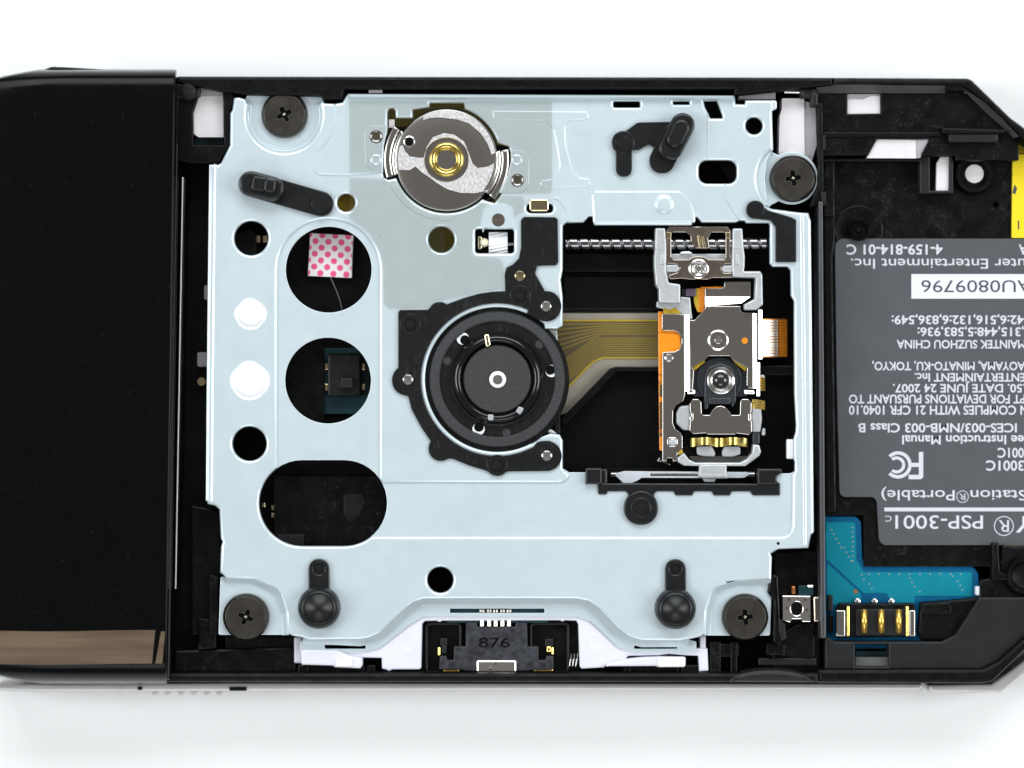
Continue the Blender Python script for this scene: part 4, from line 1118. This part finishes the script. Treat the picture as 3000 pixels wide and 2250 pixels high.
# dark well and wavy brass coil
P('coil_well', 'black_deep', pk, rp(zB([(490, 640), (720, 640), (720, 700), (1090, 700), (1090, 640), (1290, 640), (1290, 1330), (560, 1330), (490, 1290)]), 3), 9.6, 0.8, 0.05)
g = []
for i in range(49):
    x = 2023 + i * (2189 - 2023) / 48
    t_ = i / 48.0
    w = math.cos((t_ - 0.5) * 4 * math.pi)
    g.append([(x, 1281 + 5 * (1 - w) * 0.3 + 3 * w, 10.8 - 0.55 * w), (x, 1306 + 3 * w, 10.7 - 0.55 * w)])
MB().sheet(g, 0.15).build('coil_ribbon', 'brass', pk, ang=60)
for pts in (((635, 1215), (810, 1210), (850, 1290), (848, 1335), (700, 1328), (640, 1310)), ((960, 1215), (1140, 1215), (1145, 1310), (1050, 1335), (930, 1335), (932, 1275))):
    P('magnet', 'silicone', pk, rp(zB(pts), 6), 10.4, 0.8, 0.15)
P('cup_floor', 'hub_grey', pk, rp(zB([(540, 1330), (1250, 1330), (1200, 1400, 20), (600, 1400, 20)]), 3), 10.1, 0.6, 0.05)
cup = MB()
cup.prism(rp(zB([(415, 1345), (490, 1290), (552, 1368, 10), (620, 1402, 20), (1140, 1402, 30), (1215, 1362, 20), (1278, 1290), (1290, 1190), (1362, 1200, 10), (1384, 1280, 10), (1360, 1330, 10), (1200, 1445, 10), (985, 1445), (660, 1445), (490, 1440), (420, 1400)]), 2), 11.5, 2.5, 0.2)
cup.prism(rp(zB([(668, 1425), (985, 1425), (982, 1500), (995, 1590), (700, 1590), (660, 1570)]), 3), 11.9, 1.6, 0.15)
cup.build('zinc_foot', 'zinc', pk)
P('foot_lip', 'zinc', pk.children[-1], rp(zB([(680, 1540), (985, 1540), (990, 1575), (690, 1580)]), 2), 11.98, 0.3, 0.06)
P('zinc_tab', 'lead_steel', pk, rp(zB([(175, 1390), (200, 1335), (245, 1390), (350, 1430), (300, 1425), (240, 1395)]), 3), 10.6, 0.6, 0.1)
for k_ in range(6):
    y = 1106 + k_ * 7
    MB().tube([(2222, y, 10.6), (2230, y + 1, 11.0), (2240, y + 2, 10.6)], 0.12, 8).build('coil_wire', 'gold', pk)
for k_ in range(6):
    y = 1172 + k_ * 4.6
    MB().tube([(2204, y, 10.9), (2222, y + 1, 11.2), (2240, y + 4, 10.8)], 0.10, 8).build('coil_wire', 'brass', pk)
P('coil_end', 'silicone', pk, rp(zB([(1370, 385), (1425, 390), (1425, 430), (1370, 430)]), 4), 10.9, 0.8, 0.15)
P('coil_end', 'silicone', pk, rp(zB([(1400, 1000), (1432, 1010), (1430, 1090), (1385, 1090)]), 4), 10.9, 0.8, 0.15)

# copper flex tail on the far side
tl = thing('flex_tail', 'curling copper flat cable with pale stripes leaving the side of the laser pickup', 'flat cable', 2265, 990, 8.5)


def tail_pt(u, y):
    x = 2230 + 76 * u
    z = 10.6 - 1.25 * min(u, 0.6) - 3.2 * max(0, u - 0.6)
    return (x, y, z)


MB().sheet([[tail_pt(i / 14, y) for y in (934, 990, 1046)] for i in range(15)], 0.08).build('copper_sheet', 'copper', tl, ang=60)
for i in range(13):
    y0 = 938 + i * 8.3
    w = 5.4 if i not in (4, 8) else 7.6
    MB().sheet([[(a[0], a[1], a[2] + 0.03) for a in (tail_pt(u / 14, y0), tail_pt(u / 14, y0 + w))] for u in range(0, 10)], 0.02).build('trace', 'tinned', tl, ang=60)
    MB().sheet([[(a[0], a[1], a[2] + 0.03) for a in (tail_pt(u / 14, y0), tail_pt(u / 14, y0 + w))] for u in range(9, 15)], 0.02).build('trace', 'orange_flex', tl, ang=60)

# ------------------------------------------------------------------ ribbon cable under the window
rc = thing('ribbon_cable', 'olive brown ribbon cable with fine yellow traces fanning out below the turntable', 'ribbon cable', 1790, 1000, 7.5)
P('film', 'ribbon_film', rc, rp([(1600, 917), (1935, 917), (1935, 1078), (1790, 1078), (1660, 1210), (1600, 1230)], 2), 8.1, 0.3, 0.02)
P('strip', 'ribbon', rc, rp([(1600, 938), (1935, 938), (1935, 1048), (1766, 1048), (1740, 1056), (1650, 1150), (1600, 1190)], 2), 8.18, 0.06, 0.01)


def ribbon_line(pts, w, z):
    g = []
    n = len(pts)
    for i in range(n):
        a, b = pts[max(i - 1, 0)], pts[min(i + 1, n - 1)]
        tx, ty = b[0] - a[0], b[1] - a[1]
        l = math.hypot(tx, ty)
        g.append([(pts[i][0] - ty / l * w, pts[i][1] + tx / l * w, z), (pts[i][0] + ty / l * w, pts[i][1] - tx / l * w, z)])
    return g


mb = MB()
for i in range(6):
    y = 948 + i * 6.2
    yl = 950 + i * 15
    mb.sheet(ribbon_line([(1604, yl + (yl - y) * 0.25), (1640, yl), (1762, y + 0.5), (1782, y), (1934, y)], 1.5, 8.215), 0.02)
for i in range(9):
    y = 990 + i * 6.2
    xb = 1738 + i * 3.0
    mb.sheet(ribbon_line([(1606, y + (xb - 1606) * 0.74), (xb - 14, y + 14), (xb, y + 5), (xb + 16, y), (1934, y)], 1.5, 8.215), 0.02)
mb.build('traces', 'ribbon_trace', rc, 'fine olive yellow copper traces', stuff=True)
mb = MB()
mb.sheet(ribbon_line([(1600, 939), (1934, 939)], 2.6, 8.22), 0.02)
mb.sheet(ribbon_line([(1606, 1186), (1650, 1148), (1740, 1058), (1768, 1048), (1934, 1048)], 2.6, 8.22), 0.02)
mb.build('edge_lines', 'ribbon_edge', rc, stuff=True)

# ------------------------------------------------------------------ tape and stickers
tp = thing('clear_tape', 'strip of clear adhesive tape stuck over the steel clamp disc and plate', 'tape', 1300, 560, 13.0)
P('upper_strip', 'tape', tp, rp([(1022, 297), (1617, 297), (1618, 560, 6), (1610, 567), (1470, 570), (1448, 578), (1430, 566)] + arc(1308, 468, 186, 38, -12, 10) + [(1452, 425)] + arc(1308, 468, 152, -18, -140, 24) + [(1150, 372)] + arc(1308, 468, 188, 212, 168, 8) + [(1024, 506)], 0), 13.28, 0.03, 0)
t2 = [(1024, 520), (1126, 524), (1162, 528)] + arc(1308, 468, 154, 155, 50, 20) + [(1420, 596), (1440, 590), (1466, 574), (1530, 575), (1537, 590), (1536, 618), (1518, 630), (1508, 640), (1502, 606), (1480, 594), (1440, 594), (1418, 606), (1410, 640), (1408, 662), (1388, 668), (1386, 745), (1396, 752), (1460, 754), (1474, 768), (1474, 846), (1402, 856), (1312, 878), (1270, 884), (1253, 902), (1140, 905), (1124, 890), (1122, 792)] + arc(962, 792, 160, 0, -62, 12) + [(1024, 640)]
P('lower_strip', 'tape', tp, t2, 13.27, 0.03, 0)
# patches where the adhesive has lifted off the disc
fr = arc(1308, 468, 144, -118, -8, 22) + [(1440, 452), (1428, 420), (1408, 390), (1375, 362), (1340, 350), (1290, 344), (1258, 346), (1240, 352)]
P('lifted_patch', 'tape_frost', tp, fr, 13.24, 0.03, 0)
fr = arc(1308, 468, 142, 196, 168, 8) + [(1200, 498), (1218, 488), (1236, 505), (1262, 522), (1280, 536), (1310, 554), (1350, 565), (1390, 566), (1440, 556)] + arc(1308, 468, 140, 40, 4, 10) + [(1430, 488), (1400, 492), (1385, 480), (1374, 450), (1360, 415), (1330, 394), (1300, 390), (1268, 402), (1250, 430), (1244, 462), (1225, 462), (1200, 458), (1185, 440), (1180, 425)]
ring_gap = arc(1308, 468, 66, 0, 360, 40)[:-1]
P('lifted_patch', 'tape_frost', tp, [fr, ring_gap], 13.25, 0.03, 0)

# dotted sticker under the first big hole
st = thing('dotted_sticker', 'square white sticker with pink polka dots seen through a round hole', 'sticker', 969, 749, 8.0)
c_ = [(909, 683), (1035, 690), (1030, 814), (902, 808)]
P('paper', 'paper_white', st, c_, 9.05, 0.8, 0.01)
ux, uy = 0.9985, 0.052


def clip_poly(poly, inside, inter):
    out = []
    for i in range(len(poly)):
        a, b = poly[i - 1], poly[i]
        ia, ib = inside(a), inside(b)
        if ia != ib:
            out.append(inter(a, b))
        if ib:
            out.append(b)
    return out


def clip_rect(poly, x0, y0, x1, y1):
    for ax, v, sgn in ((0, x0, 1), (0, x1, -1), (1, y0, 1), (1, y1, -1)):
        if not poly:
            return poly
        poly = clip_poly(poly, lambda p: (p[ax] - v) * sgn >= 0, lambda a, b: tuple(a[k] + (b[k] - a[k]) * (v - a[ax]) / (b[ax] - a[ax]) for k in (0, 1)))
    return poly


for r_ in range(8):
    for c in range(5):
        u_ = 38.0 * c - 0 + (0 if r_ % 2 == 0 else 19.0) - (2.5 if True else 0)
        v_ = 4 + 18.6 * r_
        pl = clip_rect([(u_ + 9 * math.cos(2 * math.pi * i / 20), v_ + 9 * math.sin(2 * math.pi * i / 20)) for i in range(20)], 0.5, 0.5, 125.5, 124)
        if len(pl) > 2 and abs(area2(pl)) > 4:
            P('dot', 'pink', st, [(909 + p[0] * ux - p[1] * uy, 683 + p[0] * uy + p[1] * ux) for p in pl], 9.075, 0.03, 0)

# hair lying under the hole
o = MB().tube([(968, 812, 9.1), (985, 850, 9.0), (996, 880, 9.0), (1002, 906, 9.05)], 0.025, 6).build('hair', 'wood_dust')
tag(o, 'fine pale hair lying below the dotted sticker', 'hair')

# ------------------------------------------------------------------ label in the battery bay
lb = thing('information_label', 'dark grey information label with white upside-down printing', 'label', 2760, 1150, 8.6)
LZ = 9.0
lab = rp([(2446, 699, 26), (3088, 699, 20), (3088, 1597, 20), (2576, 1597, 22), (2568, 1456, 18), (2460, 1456, 18), (2451, 1100)], 0)
P('sheet', 'label_grey', lb, lab, LZ, 0.5, 0.03)
font_cache = {}


def text_mesh(s, bold=0.0):
    c = bpy.data.curves.new('txt', 'FONT')
    c.body = s
    c.size = 1.0
    c.resolution_u = 3
    c.offset = bold
    o = bpy.data.objects.new('txt', c)
    me = bpy.data.meshes.new_from_object(o)
    vs = [(v.co.x, v.co.y) for v in me.vertices]
    fs = [tuple(p.vertices) for p in me.polygons]
    bpy.data.objects.remove(o)
    bpy.data.meshes.remove(me)
    bpy.data.curves.remove(c)
    return vs, fs


def text(s, vis, x0, x1, y0, y1, z, m, parent, bold=0.02, upside=True, name='printed_text', ref=None):
    """s: whole line; vis: number of trailing characters that fill the box x0..x1; y0..y1 spans the capitals"""
    vs, fs = text_mesh(s, bold)
    cv, _ = text_mesh('H', bold)
    caph = max(v[1] for v in cv) - min(v[1] for v in cv)
    base = min(v[1] for v in cv)
    xr = max(v[0] for v in vs)
    tv, _ = text_mesh(s[-vis:], bold)
    wv = max(v[0] for v in tv) - min(v[0] for v in tv)
    sx, sy = (x1 - x0) / wv, (y1 - y0) / caph
    mb = MB()
    for x, y in vs:
        if upside:
            px, py = x0 + (xr - x) * sx, y0 + (y - base) * sy
        else:
            px, py = x1 - (xr - x) * sx, y1 - (y - base) * sy
        u = U(px, py, z)
        mb.v.append((u[0] * S, u[1] * S, z * S))
    # keep lettering that is on the sheet only
    keep = []
    lim = U(3086, 0, z)[0] * S
    for f in fs:
        if all(mb.v[i][0] < lim for i in f):
            keep.append(f)
    mb.f = keep
    return mb.build(name, m, parent)


TZ = LZ + 0.015
W = 'ink_white'
text('4-159-814-01 C', 14, 2480, 2762, 716, 746, TZ, W, lb)
text('A', 1, 2985, 3010, 716, 746, TZ, W, lb)
text('Computer Entertainment Inc.', 23, 2493, 3004, 758, 787, TZ, W, lb, 0.004)
box('serial_box', 'label_white', lb, 2670, 803, 3080, 875, LZ + 0.02, 0.1, 0.005)
sb = lb.children[-1]
text('AU0809796', 8, 2699, 2976, 821, 856, LZ + 0.03, 'ink_dark', sb, 0.0)
text('342:6,516,132:6,836,549:', 23, 2612, 3000, 924, 950, TZ, W, lb)
text('5,315,448:5,583,936:', 19, 2688, 3000, 959, 985, TZ, W, lb)
text('MAINTEK SUZHOU CHINA', 20, 2627, 3004, 996, 1021, TZ, W, lb)
text('AOYAMA, MINATO-KU, TOKYO,', 25, 2555, 3003, 1060, 1085, TZ, W, lb)
text('ENTERTAINMENT Inc.', 18, 2680, 3003, 1093, 1118, TZ, W, lb)
text('.50. DATE JUNE 24 2007.', 23, 2616, 3003, 1125, 1150, TZ, W, lb)
text('PT FOR DEVIATIONS PURSUANT TO', 29, 2487, 3003, 1156, 1182, TZ, W, lb)
text('N COMPLIES WITH 21 CFR 1040.10', 28, 2487, 2977, 1188, 1215, TZ, W, lb)
text('ICES-003/NMB-003 Class B', 24, 2514, 2979, 1240, 1267, TZ, W, lb)
text('See Instruction Manual', 21, 2643, 3000, 1275, 1302, TZ, W, lb)
text('3001C', 4, 2923, 3000, 1312, 1341, TZ, W, lb)
text('P3001C', 5, 2889, 3000, 1349, 1379, TZ, W, lb)
text('Portable)', 9, 2582, 2797, 1436, 1466, TZ, W, lb, 0.006)
text('Station', 7, 2843, 3008, 1436, 1466, TZ, W, lb, 0.006)
text('R', 1, 2811, 2828, 1446, 1464, TZ, W, lb, 0.0)
text('PSP-3001', 8, 2623, 2880, 1510, 1549, TZ, W, lb, 0.006)
text('C', 1, 2593, 2612, 1511, 1528, TZ, W, lb, 0.0)
text('R', 1, 2926, 2956, 1524, 1558, TZ, W, lb, 0.0)
text('Y', 1, 2976, 3024, 1512, 1560, TZ, W, lb, 0.02)
for cx_, cy_, r_, w_ in ((2820, 1455, 18, 2.0), (2941, 1541, 29, 2.6)):
    P('printed_ring', W, lb, [ci(cx_, cy_, r_, 36), ci(cx_, cy_, r_ - w_, 36)], TZ, 0.03, 0)
P('printed_rule', W, lb, rr(2591, 1487, 3080, 1498), TZ, 0.03, 0)
lg = MB()
ccx, ccy = 2631, 1362
lg.prism(arc(ccx, ccy, 40, -135, 135, 36) + arc(ccx, ccy, 30, 135, -135, 36), TZ, 0.03, 0)
lg.prism(arc(ccx - 4, ccy, 25, -130, 130, 30) + arc(ccx - 4, ccy, 16, 130, -130, 30), TZ, 0.03, 0)
lg.prism(rp([(2692, 1324), (2705, 1324), (2705, 1398, 5), (2698, 1404), (2662, 1404), (2662, 1391), (2692, 1391), (2692, 1368), (2671, 1368), (2671, 1356), (2692, 1356)], 0), TZ, 0.03, 0)
lg.build('printed_emblem', W, lb)

yl = thing('yellow_sticker', 'bright yellow sticker at the edge of the battery bay', 'sticker', 3020, 550, 8.6)
P('sheet', 'yellow', yl, rp([(2967, 452), (3080, 452), (3080, 697), (2964, 697)], 3), 9.1, 0.5, 0.03)
P('folded_end', 'yellow', yl, rp([(2968, 396), (3080, 396), (3080, 450), (2968, 450)], 3), 8.2, 0.5, 0.03)
P('mark', 'ink_dark', yl, rr(2982, 646, 2986, 672), 9.12, 0.03, 0)
P('mark', 'ink_dark', yl, rp([(2966, 565), (2972, 540), (2980, 552), (2974, 570)], 0), 9.12, 0.03, 0)

# ------------------------------------------------------------------ circuit board end
pb = thing('circuit_board', 'teal circuit board corner showing beside the grey label', 'circuit board', 2620, 1700, 6)
P('board', 'pcb', pb, rp([(2416, 1513), (2508, 1513, 16), (2522, 1530, 12), (2526, 1640, 24), (2544, 1660, 14), (2850, 1660, 14), (2866, 1680, 14), (2868, 1765), (2690, 1900), (2416, 1900)], 0), 8.3, 0.9, 0.05)
P('copper_area', 'pcb_top', pb, [rp([(2420, 1530), (2500, 1530), (2506, 1536), (2509, 1640, 20), (2530, 1676, 12), (2848, 1676, 4), (2848, 1746), (2680, 1746), (2678, 1770), (2604, 1772), (2602, 1742, 6), (2590, 1738), (2530, 1738), (2424, 1640), (2421, 1640)], 0)], 8.36, 0.1, 0.02)
P('copper_area', 'pcb_top', pb, rp([(2423, 1650), (2522, 1740), (2524, 1770), (2428, 1774), (2423, 1765)], 2), 8.355, 0.1, 0.02)
vm = MB()
for i in range(46):
    x = 2436 + (i * 37 % 400)
    y = (1552 + (i * 53 % 190))
    if x > 2500 and y < 1682 or x > 2505 and y > 1735:
        continue
    vm.lathe(x, y, [(2.2, 8.3), (2.2, 8.375), (1, 8.38)], 6)
for i in range(10):
    vm.lathe(2545 + i * 30, 1682, [(2.2, 8.3), (2.2, 8.375), (1, 8.38)], 6)
for i in range(8):
    vm.lathe(2498, 1545 + i * 14, [(2.2, 8.3), (2.2, 8.375), (1, 8.38)], 6)
vm.build('vias', 'tinned', pb, 'tiny plated dots across the board', stuff=True)
lathe('test_pad', 'copper', pb, 2507, 1733, [(6, 8.3), (6, 8.39), (1, 8.39)], 14)
box('white_component', 'label_white', pb, 2858, 1718, 2893, 1745, 9.2, 1.2, 0.15, 5)
for x in (2513, 2563, 2612):
    lathe('solder_pad', 'steel_bright', pb, x, 1762, [(12, 8.3), (12, 8.6), (8, 9.0), (2, 9.1)], 18)

bc = thing('battery_connector', 'black battery connector with three gold spring contacts on the teal board', 'connector', 2565, 1820, 8)
P('housing', 'black_bay', bc, [rp([(2460, 1768), (2680, 1768), (2682, 1786), (2680, 1866), (2450, 1868), (2450, 1786)], 4)], 9.7, 1.5, 0.15)
P('housing_face', 'grey_plastic', bc, rr(2508, 1784, 2652, 1862, 4), 9.85, 0.4, 0.1)
for x in (2532, 2582, 2633):
    MB().tube([(x, 1790 + 60 * i / 12, 9.75 + 0.62 * math.sin(math.pi * i / 12)) for i in range(13)], 0.36, 14).build('gold_contact', 'gold', bc, ang=60)
for x in (2481, 2654):
    P('metal_rail', 'brass', bc, rr(x, 1776, x + 8, 1864, 2), 10.1, 0.6, 0.1)
for x0, x1 in ((2450, 2476), (2664, 2681)):
    P('side_bracket', 'nickel', bc, rr(x0, 1788, x1, 1864, 2), 9.95, 0.6, 0.1)

ts = thing('push_switch', 'tiny square silver push switch with black round centre', 'switch', 2332, 1783, 9)
P('body', 'steel_bright', ts, [rp([(2291, 1745), (2375, 1746), (2376, 1822), (2350, 1822), (2346, 1814), (2320, 1814), (2316, 1824), (2292, 1818)], 2), ci(2334, 1783, 17, 28, 20)], 11.0, 1.5, 0.1)
lathe('plunger', 'black', ts, 2334, 1783, [(18, 9.6), (18, 10.6), (14, 10.75), (6, 10.78), (1, 10.78)], 28)
for (x, y) in ((2312, 1757), (2358, 1757), (2306, 1782), (2363, 1786)):
    lathe('dimple', 'nickel_dark', ts, x, y, [(5, 10.9), (5, 11.04), (1, 11.04)], 14)
P('side_bracket', 'nickel_dark', ts, rp([(2382, 1748), (2402, 1748), (2404, 1822), (2384, 1822)], 3), 10.6, 1.2, 0.2)
P('board_piece', 'pcb_dark', ts, rr(2340, 1716, 2384, 1744, 2), 10.0, 0.8, 0.05)
P('solder_tab', 'steel_bright', ts, rr(2366, 1714, 2384, 1721, 2), 10.2, 0.5, 0.1)
P('solder_tab', 'copper', ts, rr(2319, 1718, 2330, 1740, 2), 10.2, 0.5, 0.1)

# ------------------------------------------------------------------ power socket and white bracket
so = thing('power_socket', 'black speckled power socket with tiny pins inside the white bracket', 'socket', 1466, 1895, 7)
P('housing', 'black', so, [rr(1236, 1816, 1697, 1972, 8)], 9.2, 2.2, 0.1)
for x0, x1 in ((1246, 1352), (1552, 1668)):
    P('cavity_rim', 'grey_plastic', so, [rr(x0, 1824, x1, 1968, 14), rr(x0 + 7, 1831, x1 - 7, 1975, 10)], 10.3, 1.2, 0.1)
    P('cavity_floor', 'black', so, rr(x0 + 6, 1830, x1 - 6, 1966, 8), 9.5, 0.5, 0.05)
blk = P('core', 'socket', so, rp([(1365, 1824), (1398, 1824), (1398, 1836), (1510, 1836), (1510, 1824), (1544, 1824), (1546, 1894), (1578, 1894), (1578, 1934), (1598, 1934), (1600, 1922), (1622, 1922), (1622, 1962), (1560, 1964), (1545, 1966), (1365, 1966), (1350, 1962), (1286, 1962), (1288, 1922), (1308, 1922), (1310, 1934), (1329, 1934), (1330, 1894), (1364, 1894)], 2), 10.8, 1.6, 0.15)
text('876', 3, 1402, 1494, 1868, 1897, 10.815, 'black', blk, 0.01, upside=False, name='moulded_number')
P('nickel_plate', 'steel_bright', so, rr(1396, 1934, 1513, 1970, 5), 11.0, 0.4, 0.2)
for x in (1452, 1436):
    lathe('plate_dent', 'steel_bright', so, x, 1942 if x > 1440 else 1958, [(5, 10.9), (5, 11.15), (2, 11.25)], 12)
for x in (1412, 1433, 1452, 1472, 1491):
    P('pin', 'tinned', so, rp([(x - 5, 1814), (x + 5, 1814), (x + 6, 1836), (x - 6, 1836)], 2), 11.05, 0.5, 0.15)
    for d in (-4, 4):
        P('pin_foot', 'tinned', so, rr(x + d - 2, 1786, x + d + 2, 1794, 0), 11.1, 0.3, 0.03)
P('board_edge', 'pcb_dark', so, rr(1310, 1780, 1605, 1824, 1), 10.6, 1, 0.03)
for (x0, y0, x1, y1, m_) in ((1283, 1896, 1290, 1920, 'brass'), (1294, 1892, 1308, 1914, 'grey_plastic'), (1602, 1894, 1614, 1910, 'brass'), (1616, 1896, 1622, 1918, 'brass'), (1290, 1870, 1310, 1892, 'grey_plastic'), (1597, 1872, 1620, 1894, 'grey_plastic'), (1300, 1962, 1345, 1968, 'gold'), (1565, 1960, 1620, 1967, 'gold')):
    P('contact', m_, so, rr(x0, y0, x1, y1, 2), 10.5, 0.8, 0.1)
for i in range(3):
    x = 1670 + i * 9
    MB().tube([(x, 1964, 9.8), (x - 1, 1950, 10.5), (x + 2, 1932, 10.6), (x + 3, 1916, 9.8)], 0.11, 8).build('spring_coil', 'steel_bright', so)

wb = thing('white_bracket', 'white plastic arched bracket with clips framing the black power socket', 'bracket', 1466, 1880, 8)
wpts = [(884, 1901), (988, 1903), (1040, 1907), (1085, 1904), (1110, 1896), (1135, 1876), (1194, 1820), (1216, 1804), (1245, 1797), (1688, 1796), (1714, 1804), (1753, 1840), (1800, 1884), (1830, 1897), (1860, 1902), (1920, 1906), (1970, 1899), (2073, 1899), (2076, 1966), (2048, 1968), (2046, 1922), (2002, 1920), (1960, 1916), (1930, 1920), (1840, 1922), (1834, 1930), (1834, 1945), (1775, 1950), (1770, 1956), (1703, 1960), (1698, 1952), (1694, 1830), (1688, 1819), (1655, 1818), (1648, 1822), (1640, 1818), (1296, 1819), (1288, 1823), (1278, 1819), (1245, 1820), (1237, 1828), (1234, 1958), (1228, 1962), (1150, 1962), (1140, 1967), (1130, 1962), (1119, 1960), (1118, 1928), (1066, 1927), (1030, 1924), (980, 1935), (884, 1950)]
P('arch', 'white_plastic', wb, rp(wpts, 2, 2), 11.2, 2.0, 0.2)
P('clip', 'white_plastic', wb, rp([(880, 1903, 6), (985, 1904), (1022, 1920), (1062, 1928), (1062, 1950), (1056, 1959, 4), (980, 1956), (976, 1951), (882, 1948)], 4), 11.9, 1.6, 0.25)
P('clip', 'white_nylon', wb, rr(982, 1927, 1033, 1955, 6), 12.2, 0.8, 0.25)
P('clip', 'white_plastic', wb, rp([(1772, 1948), (1830, 1932), (1880, 1926), (1930, 1924), (2010, 1926), (2006, 1955), (1930, 1956), (1920, 1952), (1776, 1953)], 4), 11.9, 1.6, 0.25)
P('clip', 'white_nylon', wb, rr(1927, 1925, 2009, 1955, 8), 12.2, 0.8, 0.25)
P('post', 'white_plastic', wb, rr(861, 1866, 886, 1944, 6), 10.4, 2, 0.25)
P('post', 'white_plastic', wb, rr(2050, 1862, 2068, 1902, 3), 11.0, 2, 0.2)
for x, y in ((1196, 1888), (1745, 1882)):
    lathe('mould_mark', 'white_plastic', wb, x, y, [(24, 11.1), (24, 11.22), (22, 11.23), (20, 11.21), (1, 11.21)], 32)

# ------------------------------------------------------------------ mounting screws
scr = thing('mounting_screw', 'x', 'screw', 832, 336, 12.05, 'screws holding the disc drive')
MB().lathe(832, 336, [(69, 12.05), (69, 12.45), (66, 12.75), (61, 12.95), (59, 13.02), (57, 12.6)], 64).build('flange', 'screw_rim', scr)
star = []
for i in range(4):
    a = i * math.pi / 2
    for (d, w) in ((5.5, 6.0), (17, 5.0), (17, -5.0)):
        star.append((832 + d * math.cos(a) - w * math.sin(a) * -1 * 0 + (-math.sin(a)) * w * (1 if d > 6 else 0) + 0, 336 + d * math.sin(a) + math.cos(a) * w * (1 if d > 6 else 0)))
star = []
for i in range(4):
    a = i * math.pi / 2
    c, s_ = math.cos(a), math.sin(a)
    for d, w in ((7, -7), (22, -5.5), (22, 5.5)):
        star.append((832 + d * c - w * s_, 336 + d * s_ + w * c))
MB().prism([ci(832, 336, 60, 64), star], 13.06, 0.4, 0.06).build('head', 'screw_black', scr)
lathe('cross_pit', 'black_deep', scr, 832, 336, [(28, 12.3), (28, 12.68), (1, 12.66)], 20)
lathe('glint', 'nickel_dark', scr, 832, 336, [(6, 12.5), (4, 12.85), (1, 12.90)], 8)
parts = list(scr.children)
scr['label'] = 'dark cross-head screw in a round bay near the oblong tilted rubber peg'
scr.rotation_euler = (0, 0, math.radians(25))
for (x, y, ang, lb_) in ((2320, 522, 8, 'dark cross-head screw beside the flag shaped rubber corner pad'), (721, 1804, -22, 'dark cross-head screw in the bay beside the glossy cover and its brown strip'), (2180, 1805, 6, 'dark cross-head screw in the bay beside the tiny silver push switch')):
    r2 = scr.copy()
    col.objects.link(r2)
    u = U(x, y, 12.05)
    r2.location = (u[0] * S, u[1] * S, 12.05 * S)
    r2.rotation_euler = (0, 0, math.radians(ang))
    r2['label'] = lb_
    for c in parts:
        cc = c.copy()
        col.objects.link(cc)
        cc.parent = r2
